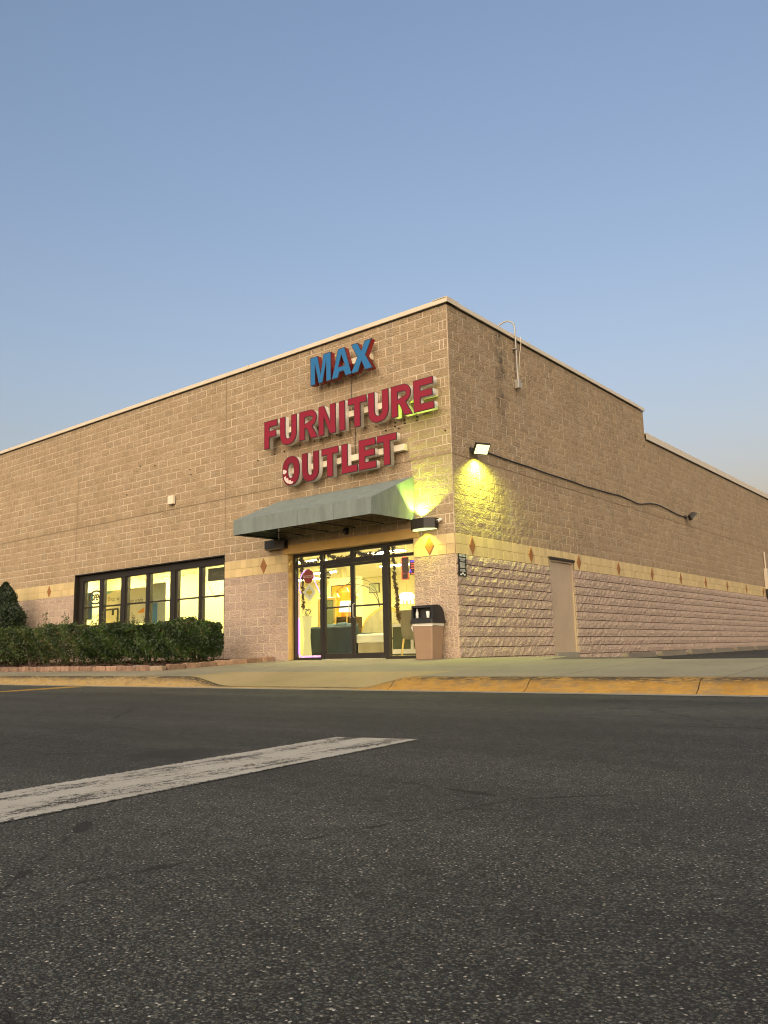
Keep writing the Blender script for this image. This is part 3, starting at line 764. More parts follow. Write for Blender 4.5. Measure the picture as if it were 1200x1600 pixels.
# ------------------------------------------------------------------ signs on the front wall
def arc(cx, cy, rx, ry, a0, a1, n=10):
    return [(cx+rx*math.cos(R_(a0+(a1-a0)*i/n)), cy+ry*math.sin(R_(a0+(a1-a0)*i/n))) for i in range(n+1)]
def sarc(cx, cy, rx, ry, a0, a1, n=24, e=2.35):
    out = []
    for i in range(n+1):
        a = R_(a0+(a1-a0)*i/n); c, s = math.cos(a), math.sin(a)
        out.append((cx+rx*math.copysign(abs(c)**(2/e), c), cy+ry*math.copysign(abs(s)**(2/e), s)))
    return out
def glyph(ch, w, h):
    s = .175
    t = .155
    if ch == 'F': return [[(0, 0), (s, 0), (s, .40*h), (w*.90, .40*h), (w*.90, .40*h+t), (s, .40*h+t), (s, h-t), (w, h-t), (w, h), (0, h)]]
    if ch == 'E': return [[(0, 0), (w, 0), (w, t), (s, t), (s, .42*h), (w*.93, .42*h), (w*.93, .42*h+t*.95), (s, .42*h+t*.95), (s, h-t), (w*.98, h-t), (w*.98, h), (0, h)]]
    if ch == 'L': return [[(0, 0), (w, 0), (w, t), (s, t), (s, h), (0, h)]]
    if ch == 'T': return [[(w/2-s/2, 0), (w/2+s/2, 0), (w/2+s/2, h-t), (w, h-t), (w, h), (0, h), (0, h-t), (w/2-s/2, h-t)]]
    if ch == 'I': return [[(0, 0), (w, 0), (w, h), (0, h)]]
    if ch == 'N': return [[(0, 0), (s*.95, 0), (s*.95, .60*h), (w-s*.97, 0), (w, 0), (w, h), (w-s*.95, h), (w-s*.95, .40*h), (s*.97, h), (0, h)]]
    if ch == 'U': return [[(0, h)]+sarc(w/2, .42*h, w/2, .42*h+.012, 180, 360, 20)+[(w, h), (w-s, h)]+sarc(w/2, .42*h, w/2-s, .42*h-t+.02, 360, 180, 16)+[(s, h)]]
    if ch == 'O': return [sarc(w/2, h/2, w/2, h/2+.012, 0, 360, 40)[:-1], sarc(w/2, h/2, w/2-s*1.03, h/2-t, 0, 360, 32)[:-1][::-1]]
    if ch == 'R':
        o = [(0, 0), (s, 0), (s, .39*h), (.40*w, .39*h), (w-1.18*s, 0), (w, 0), (.70*w, .42*h)]+arc(.60*w, .705*h, .345*w, .295*h, -58, 90, 12)+[(0, h)]
        return [o, [(s, .54*h)]+[(s, h-t*.98)]+arc(.56*w, .695*h, .16*w, .085*h, 90, -90, 8)][:2]
    if ch == 'M': return [[(0, 0), (s*.86, 0), (s*.86, .66*h), (w/2-.36*s, 0), (w/2+.36*s, 0), (w-s*.86, .66*h), (w-s*.86, 0), (w, 0), (w, h), (w-1.30*s, h), (w/2, .36*h), (1.30*s, h), (0, h)]]
    if ch == 'A':
        b = .56*s
        return [[(0, 0), (1.06*s, 0), (1.06*s+.055, .19*h), (w-1.06*s-.055, .19*h), (w-1.06*s, 0), (w, 0), (w/2+b, h), (w/2-b, h)], [(w/2-.095, .37*h), (w/2, .76*h), (w/2+.095, .37*h)]]
    if ch == 'X': return [[(0, 0), (1.22*s, 0), (w/2, .33*h), (w-1.22*s, 0), (w, 0), (w/2+.66*s, .51*h), (w-.02, h), (w-1.20*s, h), (w/2, .69*h), (1.20*s, h), (.02, h), (w/2-.66*s, .51*h)]]
def plate(outlines, depth, offset, mat, name, org, yfront, parent):
    """flat letter shape of given depth whose front lies at y = yfront, built upright facing -y"""
    cu_ = bpy.data.curves.new(name, 'CURVE'); cu_.dimensions = '2D'; cu_.fill_mode = 'BOTH'; cu_.extrude = depth/2; cu_.offset = offset
    for pl in outlines:
        sp = cu_.splines.new('POLY'); sp.points.add(len(pl)-1); sp.use_cyclic_u = True
        for p, q in zip(sp.points, pl): p.co = (q[0], q[1], 0, 1)
    to = bpy.data.objects.new('tmp', cu_); COL.objects.link(to)
    dg = bpy.context.evaluated_depsgraph_get(); me = bpy.data.meshes.new_from_object(to.evaluated_get(dg))
    bpy.data.objects.remove(to)
    off = wpos(parent)
    for v in me.vertices:
        x, y, z = v.co; v.co = (org[0]+x-off.x, yfront+depth/2-z-off.y, org[1]+y-off.z)
    me.materials.clear(); me.materials.append(mat); me.name = name
    return link(bpy.data.objects.new(name, me), parent)
def letter_sign(name, label, word, bounds, zb, h, face, ret, rz, rx):
    sg = thing(name, label, 'sign', ((bounds[0][0]+bounds[-1][1])/2, 0, zb), 'channel letter signs on the front wall')
    rc = MB(); rc.bbox((rx[0], -.155, rz), (rx[1], -.028, rz+.135), .005); rc.build('raceway', M['cream'], sg)
    for ch, (a, b) in zip(word, bounds):
        gl = glyph(ch, b-a, h)
        can = plate(gl, .125, 0, ret, 'letter', (a, zb), -.280, sg)
        tr = plate(gl, .014, .004, M['trim'], 'trim', (a, zb), -.286, can)
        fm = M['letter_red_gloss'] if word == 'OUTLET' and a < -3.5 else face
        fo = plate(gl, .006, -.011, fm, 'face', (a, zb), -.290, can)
        if fm is not face: fo['label'] = 'glossy red letter face, deepened to imitate reflections'
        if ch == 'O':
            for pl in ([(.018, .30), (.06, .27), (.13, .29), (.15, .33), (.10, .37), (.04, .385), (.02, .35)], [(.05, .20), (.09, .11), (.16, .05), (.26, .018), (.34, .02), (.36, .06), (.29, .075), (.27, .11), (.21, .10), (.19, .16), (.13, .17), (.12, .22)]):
                plate([pl], .002, 0, M['glare'], 'glare_patch', (a, zb), -.2925, can)  # thin pale plates imitate glare reflected on the letter face
    return sg
letter_sign('letter_sign', 'blue MAX channel letters with red sides, topmost of the three sign lines', 'MAX',
            [(-3.63, -2.99), (-2.97, -2.37), (-2.40, -1.77)], 6.22, .67, M['letter_blue'], M['letter_return_red'], 6.50, (-3.45, -1.95))
letter_sign('letter_sign', 'red FURNITURE channel letters with pale sides, the long middle sign line', 'FURNITURE',
            [(-5.18, -4.73), (-4.64, -4.09), (-4.0, -3.42), (-3.39, -2.87), (-2.76, -2.59), (-2.5, -1.97), (-1.92, -1.36), (-1.29, -.74), (-.70, -.19)], 4.98, .68, M['letter_red'], M['letter_return'], 5.30, (-5.05, -.25))
letter_sign('letter_sign', 'red OUTLET channel letters on a cream raceway just above the awning', 'OUTLET',
            [(-4.56, -4.0), (-3.92, -3.39), (-3.31, -2.80), (-2.71, -2.25), (-2.21, -1.73), (-1.70, -1.17)], 4.0, .66, M['letter_red'], M['letter_return'], 4.29, (-4.4, -1.08))
wr = MB(); wr.tube([(-2.55, -.035, 6.45), (-2.60, -.03, 6.2), (-2.62, -.03, 5.9), (-2.58, -.03, 5.5), (-2.6, -.1, 5.43)], .007, 6)
tag(wr.build('sign_wire', M['black']), 'thin dark wire hanging from the MAX letters to the middle sign line', 'wire')
wr = MB(); wr.tube([(-2.56, -.1, 5.30), (-2.52, -.03, 5.1), (-2.53, -.03, 4.7), (-2.50, -.05, 4.43)], .007, 6)
tag(wr.build('sign_wire', M['black']), 'thin dark wire hanging from the middle sign line to OUTLET', 'wire')

# ------------------------------------------------------------------ awning
aw = thing('entrance_awning', 'grey green canvas awning over the glass entrance doors', 'awning', (-2.95, 0, 2.8))
AX0, AX1, AY = -4.97, -.96, -1.40
AZW, AZF, AZB = 3.72, 3.11, 2.78
def sag(x, amt):
    t = ((x-AX0)/(AX1-AX0)); return -amt*math.sin(t*math.pi*5)**2
N = 40
b = MB(); v_ = []; f_ = []
for i in range(N+1):
    x = AX0+(AX1-AX0)*i/N
    for k in range(5):
        t = k/4; v_.append((x, -.03+(AY+.03)*t, AZW+(AZF-AZW)*t+sag(x, .012*math.sin(t*math.pi))))
f_ = [(i*5+k, i*5+k+1, (i+1)*5+k+1, (i+1)*5+k) for i in range(N) for k in range(4)]
b.add(v_, f_, smooth=True); b.build('canvas_top', M['awning'], aw, recalc=False)
b = MB(); rw = random.Random(3); v_ = []
for i in range(N+1):
    x = AX0+(AX1-AX0)*i/N
    for k in range(4): v_.append((x, AY-.003+.006*math.sin(i*1.7)*k/3, AZF-(AZF-AZB)*k/3))
b.add(v_, [(i*4+k, i*4+k+1, (i+1)*4+k+1, (i+1)*4+k) for i in range(N) for k in range(3)], smooth=True)
b.build('valance', M['awning'], aw, recalc=False)
for x in (AX0, AX1):
    b = MB(); e = .004 if x == AX1 else -.004
    b.prism([(-.025, AZW), (AY, AZF), (AY, AZB), (-.025, AZB+.02)], 0, x, x+e); b.build('end_panel', M['awning'], aw)
for sx in [AX0+.02+(AX1-AX0-.04)*k/5 for k in range(6)]:
    b = MB(); b.tube([(sx, -.03, AZW-.03), (sx, AY+.03, AZF-.03), (sx, AY+.03, AZB+.03), (sx, -.03, AZB+.05)], .014, 6); b.build('frame_rib', M['bronze'], aw)
b = MB(); b.tube([(AX0+.02, AY+.03, AZB+.03), (AX1-.02, AY+.03, AZB+.03)], .014, 6); b.build('frame_bar', M['steel'], aw)
b = MB(); b.tube([(AX0+.02, AY+.03, AZF-.03), (AX1-.02, AY+.03, AZF-.03)], .014, 6); b.build('frame_bar', M['steel'], aw)
for k in range(1, 4):
    x = AX0+(AX1-AX0)*k/4; b = MB(); b.box((x-.006, AY-.010, AZB), (x+.006, AY-.005, AZF)); b.build('seam', M['awning'], aw)

# ------------------------------------------------------------------ lamps on the walls
def spot(name, loc, direction, energy, size, blend, col, parent, rad=.05):
    ld = bpy.data.lights.new(name, 'SPOT'); ld.energy = energy; ld.spot_size = R_(size); ld.spot_blend = blend; ld.color = col; ld.shadow_soft_size = rad
    o = bpy.data.objects.new(name, ld); off = wpos(parent); o.location = Vector(loc)-off
    o.rotation_euler = Vector(direction).to_track_quat('-Z', 'Y').to_euler(); return link(o, parent)
def wall_pack(x0, x1, z0, z1, label, lit):
    wp = thing('wall_pack_light', label, 'wall light', ((x0+x1)/2, 0, z0), 'wall pack lights beside the awning')
    b = MB(); yb, yf = -.02, -.30; c = .16
    pl = [(x0, yb), (x0, yf+c), (x0+c, yf), (x1-c, yf), (x1, yf+c), (x1, yb)]
    b.prism(pl, 2, z0+.012, z1-.012); b.build('housing', M['bronze'], wp)
    pin = [(x0+.03, yb-.01), (x0+.03, yf+c+.01), (x0+c+.01, yf+.03), (x1-c-.01, yf+.03), (x1-.03, yf+c+.01), (x1-.03, yb-.01)]
    b = MB(); b.prism(pin, 2, z0-.002, z0+.011); b.build('bottom_lens', M['pack_lens'] if lit else M['screen'], wp)
    cx = x0+.16
    b = MB(); b.prism([(cx-.09, -.19), (cx+.09, -.19), (cx+.09, -.07), (cx-.09, -.07)], 2, z1-.011, z1+.008); b.build('top_lens', M['pack_top'] if lit else M['screen'], wp)
    b = MB(); b.box((x0+.1, -.022, z0+.03), (x1-.1, .0, z1-.03)); b.build('back_plate', M['bronze'], wp)
    if lit:
        spot('up_light', (cx+.02, -.13, z1+.02), (.14, .16, 1), 24.0, 106, .25, (.66, 1.0, .10), wp, .03)
        spot('down_light', ((x0+x1)/2, -.14, z0-.01), (0, .22, -1), 5.0, 112, .35, (1.0, .93, .03), wp, .05)
    return wp
wall_pack(-.97, -.37, 2.56, 2.79, 'lit dark wall pack light at the right end of the awning', True)
wall_pack(-5.31, -4.66, 2.57, 2.78, 'unlit dark wall pack light at the left end of the awning', False)
FL = (.84, 1.0, .10)
def floodlight(y, z, label, lit, aim):
    t = thing('floodlight', label, 'floodlight', (0, y, z), 'floodlights on the side wall')
    b = MB(); b.bbox((.0, y-.06, z-.06), (.05, y+.06, z+.06), .01); b.build('wall_box', M['bronze'], t)
    b = MB(); b.tube([(.04, y, z), (.10, y, z), (.15, y, z+.02)], .018, 8); b.build('arm', M['bronze'], t)
    A = Vector(aim).normalized(); c = Vector((.24, y, z+.02))
    rt_ = A.cross(Vector((0, 0, 1))).normalized(); up = rt_.cross(A)
    def loc(u, v, w_): return c+rt_*u+up*v+A*w_
    b = MB()
    a = [loc(u, v, -.10) for u, v in ((-.09, -.06), (.09, -.06), (.09, .06), (-.09, .06))]
    m2 = [loc(u, v, .02) for u, v in ((-.17, -.125), (.17, -.125), (.17, .125), (-.17, .125))]
    e = [loc(u, v, .07) for u, v in ((-.17, -.125), (.17, -.125), (.17, .125), (-.17, .125))]
    b.add(a+m2+e, [(3, 2, 1, 0)]+[(i, (i+1) % 4, 4+(i+1) % 4, 4+i) for i in range(4)]+[(4+i, 4+(i+1) % 4, 8+(i+1) % 4, 8+i) for i in range(4)]+[(8, 9, 10, 11)])
    b.build('housing', M['bronze'], t)
    b = MB(); q = [loc(u, v, .072) for u, v in ((-.15, -.105), (.15, -.105), (.15, .105), (-.15, .105))]; q2 = [p+A*.008 for p in q]
    b.add(q+q2, [(3, 2, 1, 0), (4, 5, 6, 7)]+[(i, (i+1) % 4, 4+(i+1) % 4, 4+i) for i in range(4)])
    b.build('lens', M['flood_glass'] if lit else M['mirror'], t)
    if lit: spot('flood_beam', (.17, y+.10, z-.13), (.10, .16, -1), 48, 156, 1.0, FL, t, .04)
floodlight(.72, 4.24, 'lit floodlight glowing yellow green near the building corner', True, (.62, -.35, -.62))
floodlight(13.72, 4.32, 'small dark unlit floodlight far along the side wall at the end of the black cable', False, (.55, .35, -.62))
cbp = [(.86, 4.30), (1.29, 4.30), (2.37, 4.28), (3.2, 4.285), (3.87, 4.27), (5.21, 4.27), (6.1, 4.255), (6.71, 4.27), (7.6, 4.285), (8.4, 4.31), (9.2, 4.27), (9.78, 4.26), (10.6, 4.38), (11.35, 4.42), (12.3, 4.36), (13.14, 4.31), (13.68, 4.32)]
def cat(pts, n=5):
    out = []
    for i in range(len(pts)-1):
        p0, p1, p2, p3 = (Vector(pts[max(0, min(len(pts)-1, i+k))]) for k in (-1, 0, 1, 2))
        for s in range(n):
            t = s/n; out.append(.5*((2*p1)+(p2-p0)*t+(2*p0-5*p1+4*p2-p3)*t*t+(3*p1-p0-3*p2+p3)*t**3))
    return out+[Vector(pts[-1])]
b = MB(); b.tube(cat([(.035, y, z) for y, z in cbp]), .016, 6)
tag(b.build('power_cable', M['black']), 'black cable sagging along the side wall between the two floodlights', 'cable')
# conduit hooked over the parapet
cn = thing('roof_conduit', 'pale metal conduit hooked over the parapet with a small box at its foot', 'conduit', (.05, 2.72, 6.1))
b = MB(); b.tube(cat([(-.45, 2.60, 7.40), (-.35, 2.60, 7.60), (-.12, 2.64, 7.72), (.06, 2.68, 7.64), (.085, 2.70, 7.45), (.085, 2.72, 6.9), (.08, 2.73, 6.25)], 6), .019, 8); b.build('pipe', M['steel'], cn)
b = MB(); b.bbox((.02, 2.67, 6.06), (.14, 2.79, 6.27), .012); b.build('junction_box', M['steel'], cn)
b = MB(); b.bbox((.02, 2.66, 7.0), (.115, 2.76, 7.03), .004); b.build('strap', M['steel'], cn)
b = MB(); b.tube(cat([(.07, 2.98, 7.40), (.06, 3.0, 7.2), (.05, 2.93, 6.9), (.05, 2.86, 6.5), (.07, 2.78, 6.22)], 5), .009, 6); b.build('lead_wire', M['cream'], cn)
# small box on the front wall
bx = thing('alarm_box', 'small cream alarm box high on the front wall above the display window', 'alarm box', (-9.05, 0, 4.2))
b = MB(); b.bbox((-9.17, -.11, 4.19), (-8.94, -.02, 4.42), .012); b.build('cover', M['cream'], bx)
b = MB(); b.box((-9.16, -.022, 4.20), (-8.95, 0, 4.41)); b.build('back_plate', M['bronze'], bx)
b = MB(); b.tube([(-9.02, -.05, 4.19), (-9.02, -.05, 4.14)], .012, 6); b.build('cable_stub', M['black'], bx)
# camera by the wall pack, sensor over the door
cm = thing('security_camera', 'tiny white camera on the block pier beside the lit wall pack', 'camera', (-.30, 0, 2.72))
b = MB(); b.tube([(-.30, .0, 2.74), (-.30, -.06, 2.74)], .03, 8); b.build('mount', M['white'], cm)
b = MB(); b.tube([(-.30, -.04, 2.73), (-.30, -.16, 2.69)], [.028, .032], 10); b.build('body', M['white'], cm)
b = MB(); b.tube([(-.30, -.155, 2.69), (-.30, -.175, 2.685)], .024, 10); b.build('lens', M['black'], cm)
ms = thing('motion_sensor', 'small black dome sensor on the wall under the awning', 'sensor', (-2.83, 0, 2.75))
b = MB(); b.lathe((-2.83, -.06, 2.72), [(.03, 0), (.055, .02), (.06, .06), (.05, .10), (.02, .12)], 12); b.build('dome', M['black'], ms)
b = MB(); b.box((-2.88, -.03, 2.70), (-2.78, 0, 2.86)); b.build('bracket', M['black'], ms)

# notice sign
nt = thing('notice_sign', 'narrow black notice sign with white print at the building corner', 'sign', (0.05, .16, 1.6))
b = MB(); b.box((.046, .02, 1.585), (.052, .30, 2.03)); b.build('board', M['sign_black'], nt)
def text_mesh(txt, size, mat, name, parent, origin, right, up, align='CENTER', ext=.001, sx=1.0, bold=0.0):
    c = bpy.data.curves.new(name, 'FONT'); c.body = txt; c.size = size; c.align_x = align; c.extrude = ext; c.offset = bold
    to = bpy.data.objects.new('tmp', c); COL.objects.link(to)
    dg = bpy.context.evaluated_depsgraph_get(); me = bpy.data.meshes.new_from_object(to.evaluated_get(dg)); bpy.data.objects.remove(to)
    rg, u = Vector(right).normalized(), Vector(up).normalized(); nn = rg.cross(u); off = wpos(parent) if parent else Vector((0, 0, 0))
    for v in me.vertices: v.co = Vector(origin)+rg*v.co.x*sx+u*v.co.y+nn*v.co.z-off
    me.materials.clear(); me.materials.append(mat); me.name = name
    return link(bpy.data.objects.new(name, me), parent)
text_mesh('NOTICE', .062, M['signwhite'], 'heading', nt, (.054, .16, 1.972), (0, 1, 0), (0, 0, 1), bold=.0015)
b = MB(); rn = random.Random(2)
for k in range(15):
    z = 1.945-k*.0185; wd = rn.uniform(.075, .105)
    if k in (4, 11): continue
    b.box((.053, .16-wd, z-.007), (.054, .16+wd, z))
for (yy, zz) in ((.16, 1.645), (.10, 1.62), (.22, 1.62)): b.box((.053, yy-.03, zz-.02), (.054, yy+.03, zz+.012))
b.build('small_print', M['signwhite'], nt)

# meter box far along the side wall
ds = thing('meter_box', 'narrow cream meter box far along the side wall at the right frame edge', 'meter box', (.06, 23.0, 2.1))
b = MB(); b.bbox((.02, 22.85, 2.35), (.16, 23.2, 3.2), .015); b.build('cabinet', M['coping'], ds)
b = MB(); b.bbox((.02, 22.9, 1.95), (.12, 23.15, 2.34), .02); b.build('lower_box', M['bronze'], ds)
b = MB(); b.tube([(.07, 23.02, 3.2), (.07, 23.02, 3.9)], .03, 8); b.build('riser_pipe', M['coping'], ds)

# ------------------------------------------------------------------ wheel stops
for k, lab in enumerate(['concrete wheel stop nearest the side door', 'second concrete wheel stop from the side door', 'third concrete wheel stop from the side door', 'fourth concrete wheel stop from the side door',
                         'fifth concrete wheel stop from the side door', 'sixth concrete wheel stop from the side door']):
    y0 = 5.75+2.22*k; y1 = y0+1.86; z = lz((y0+y1)/2)-.004; xc = .95+.02*((k*7) % 3-1)
    b = MB(); hh_ = .135; n = 6; v_ = []
    for i, y in enumerate((y0, y0+.04, y0+.06, y1-.06, y1-.04, y1)):
        t = .35 if i in (0, 5) else (.9 if i in (1, 4) else 1)
        v_ += [(xc-.085, y, z), (xc-.06, y, z+hh_*t), (xc+.06, y, z+hh_*t), (xc+.085, y, z)]
    f_ = [(i*4+a, i*4+(a+1) % 4, (i+1)*4+(a+1) % 4, (i+1)*4+a) for i in range(5) for a in range(4)]+[(3, 2, 1, 0), (20, 21, 22, 23)]
    b.add(v_, f_); t = thing('wheel_stop', lab+' in the row along the wall', 'wheel stop', (xc, (y0+y1)/2, z), 'wheel stops along the side wall')
    b.build('stop_body', M['stop'], t)
    for yy in (y0+.35, y1-.35):
        b = MB(); b.tube([(xc, yy, z+hh_-.01), (xc, yy, z+hh_+.006)], .022, 8); b.build('anchor_pin', M['dark'], t)

# ------------------------------------------------------------------ trash can, bottle, cup
TX, TY = -.49, -.31; TZ = .04*TY-.012
tc = thing('trash_can', 'brown plastic trash can with black domed lid beside the entrance', 'trash can', (TX, TY, TZ))
def ring(cx, cy, z, wx, wy, r=.05, n=4):
    out = []
    for (sx, sy, a0) in ((1, 1, 0), (-1, 1, 90), (-1, -1, 180), (1, -1, 270)):
        for k in range(n+1):
            a = R_(a0+90*k/n); out.append((cx+sx*(wx-r)+r*math.cos(a), cy+sy*(wy-r)+r*math.sin(a), z))
    return out
def loft(b, rings, capb=True, capt=True, smooth=False):
    n = len(rings[0]); v_ = [v for r in rings for v in r]
    f_ = [(i*n+k, i*n+(k+1) % n, (i+1)*n+(k+1) % n, (i+1)*n+k) for i in range(len(rings)-1) for k in range(n)]
    if capb: f_.append(tuple(range(n))[::-1])
    if capt: f_.append(tuple(range((len(rings)-1)*n, len(rings)*n)))
    b.add(v_, f_, smooth=smooth)
b = MB(); loft(b, [ring(TX, TY, TZ+.0, .185, .16, .03), ring(TX, TY, TZ+.02, .198, .172, .03), ring(TX, TY, TZ+.70, .238, .205, .03), ring(TX, TY, TZ+.715, .238, .205, .03)]); b.build('bin_body', M['bin'], tc)
b = MB(); rw = random.Random(9); rr = []
for z, e in ((.655, .004), (.68, .006), (.705, .008), (.722, .006)):
    rg = ring(TX, TY, TZ+z, .238+e, .205+e, .03); rr.append([(x, y, zz+(rw.uniform(-.018, .004) if z == .655 else 0)) for x, y, zz in rg])
loft(b, rr, False, False); b.add([(TX-.24, TY-.19, TZ+.70), (TX-.285, TY-.18, TZ+.62), (TX-.25, TY-.16, TZ+.54), (TX-.225, TY-.14, TZ+.66)], [(0, 1, 2, 3)])
b.build('liner', M['liner'], tc)
b = MB(); loft(b, [ring(TX, TY, TZ+.70, .262, .228, .03), ring(TX, TY, TZ+.70, .270, .235, .03), ring(TX, TY, TZ+.765, .268, .233, .03), ring(TX, TY, TZ+.775, .255, .22, .03)]); b.build('lid_rim', M['black'], tc)
# dome: side profile in (y,z), front opening
prof = [(TY-.205, TZ+.772), (TY-.205, TZ+.80), (TY-.19, TZ+1.045)]+[(TY-.02+.225*math.sin(R_(a))-.0, TZ+.83+.225*math.cos(R_(a))) for a in (0, 18, 36, 54, 72, 88)]+[(TY+.212, TZ+.772)]
b = MB(); xl, xr = TX-.245, TX+.245
for x in (xl, xr): b.prism(prof, 0, x-.008, x+.008)
for (p, q) in zip(prof[2:], prof[3:]):
    b.add([(xl, p[0], p[1]), (xr, p[0], p[1]), (xr, q[0], q[1]), (xl, q[0], q[1]), (xl, p[0], p[1]-.012), (xr, p[0], p[1]-.012), (xr, q[0], q[1]-.012), (xl, q[0], q[1]-.012)], [(0, 1, 2, 3), (7, 6, 5, 4), (0, 4, 5, 1), (3, 2, 6, 7)])
b.box((xl+.008, TY-.206, TZ+.772), (xr-.008, TY-.18, TZ+.802)); b.box((xl+.008, TY-.200, TZ+1.0), (xr-.008, TY-.18, TZ+1.045))
b.box((xl+.008, TY-.206, TZ+.802), (xl+.03, TY-.18, TZ+1.0)); b.box((xr-.03, TY-.206, TZ+.802), (xr-.008, TY-.18, TZ+1.0))
b.build('lid_dome', M['black'], tc)
b = MB(); b.box((xl+.01, TY-.18, TZ+.772), (xr-.01, TY+.10, TZ+.80)); b.box((xl+.01, TY-.06, TZ+.80), (xr-.01, TY-.05, TZ+1.01)); b.build('inner_flap', simple('lid inner', (.03, .029, .026), .5), tc)
bt = thing('water_bottle', 'clear plastic bottle standing in the trash can opening', 'bottle', (TX-.16, TY-.13, TZ+.80))
b = MB(); b.lathe((TX-.16, TY-.13, TZ+.80), [(.026, 0), (.030, .012), (.030, .05), (.027, .06), (.030, .07), (.030, .11), (.014, .15), (.012, .165)], 12); b.build('bottle_body', M['bottle'], bt)
b = MB(); b.lathe((TX-.16, TY-.13, TZ+.967), [(.014, 0), (.014, .018)], 10); b.build('cap', M['white'], bt)
b = MB(); b.lathe((TX-.16, TY-.13, TZ+.858), [(.0305, 0), (.0305, .04)], 12); b.build('wrapper', M['white'], bt)
cp = thing('paper_cup', 'white paper cup standing in the trash can opening', 'cup', (TX+.10, TY-.13, TZ+.80))
b = MB(); b.lathe((TX+.10, TY-.13, TZ+.80), [(.027, 0), (.042, .125), (.040, .125), (.026, .006)], 14); b.build('cup_body', M['cup'], cp)
b = MB(); b.lathe((TX+.10, TY-.13, TZ+.922), [(.043, 0), (.0445, .004), (.043, .008)], 14); b.build('lip', M['cup'], cp)

# ------------------------------------------------------------------ planting bed
def bedz(x, y): return -.07+.075*lerp_clamp(-y, 3.1, 1.6)*1.0+.03*lerp_clamp(-y, 1.5, 0)
def lump(x, y): return .022*math.sin(x*3.1+1.3*y)*math.cos(y*4.3-x)+.012*math.sin(x*9.7)*math.sin(y*8.1)
b = MB(); n1, n2 = 120, 18; v_ = [(-24+(18.78)*i/n1, -3.10+3.10*j/n2, bedz(-24+18.78*i/n1, -3.10+3.10*j/n2)+lump(-24+18.78*i/n1, -3.10+3.10*j/n2)) for i in range(n1+1) for j in range(n2+1)]
b.add(v_, [(i*(n2+1)+j, (i+1)*(n2+1)+j, (i+1)*(n2+1)+j+1, i*(n2+1)+j+1) for i in range(n1) for j in range(n2)], smooth=True)
tag(b.build('planting_bed', M['mulch']), kind='structure')
b = MB(); rm = random.Random(4)
for _ in range(5200):
    x, y = rm.uniform(-17, -5.35), rm.uniform(-3.0, -.1); z = bedz(x, y)+lump(x, y)+rm.uniform(.002, .02)
    a = rm.uniform(0, 6.28); L, W = rm.uniform(.02, .06), rm.uniform(.006, .018); ti = rm.uniform(-.5, .5)
    u = Vector((math.cos(a), math.sin(a), ti)).normalized()*L; v = Vector((-math.sin(a), math.cos(a), rm.uniform(-.4, .4))).normalized()*W
    c = Vector((x, y, z)); b.add([c-u-v, c+u-v, c+u+v, c-u+v], [(0, 1, 2, 3)], 0, rm.random())
tag(b.build('mulch_chips', M['mulch'], recalc=False), 'brown mulch chips scattered over the planting bed', 'mulch', kind='stuff')
ed = thing('bed_edging', 'low row of brown edging stones around the planting bed', 'edging', (-5.1, -3.15, -.12))
re_ = random.Random(8)
def edge_stone(c, L, W, H, ang, mat, tone):
    bm = bmesh.new(); bmesh.ops.create_cube(bm, size=1)
    for v in bm.verts: v.co = Vector((v.co.x*L+re_.uniform(-.008, .008), v.co.y*W+re_.uniform(-.008, .008), v.co.z*H+re_.uniform(-.008, .008)))
    bmesh.ops.bevel(bm, geom=bm.edges[:], offset=.014, segments=1, affect='EDGES')
    rot = Matrix.Rotation(ang, 4, 'Z')
    for v in bm.verts: v.co = rot @ v.co+Vector(c)
    q = MB(); q.addbm(bm, 0, tone); q.build('edging_stone', mat, ed)
x = -5.38
while x > -16.5:
    L = re_.uniform(.155, .20); edge_stone((x-L/2, -3.15+re_.uniform(-.012, .012), -.082+re_.uniform(-.008, .008)), L-.012, .13, .12, re_.uniform(-.03, .03), M['edging'], re_.random()); x -= L
edge_stone((-5.22, -3.13, -.085), .28, .17, .115, .35, M['edging_pale'], .5)
y = -2.98
while y < -.12:
    L = re_.uniform(.38, .46); L = min(L, -.05-y); edge_stone((-5.14+re_.uniform(-.01, .01), y+L/2, .04*(y+L/2)+.045), .13, L-.012, .12, re_.uniform(-.02, .02), M['edging'], re_.random()); y += L
# litter in the bed
b = MB(); b.bbox((-6.55, -2.86, bedz(-6.4, -2.8)+.01), (-6.32, -2.70, bedz(-6.4, -2.8)+.03), .008)
tag(b.build('litter_scrap', M['cup']), 'flat white scrap of litter on the mulch behind the edging', 'litter')

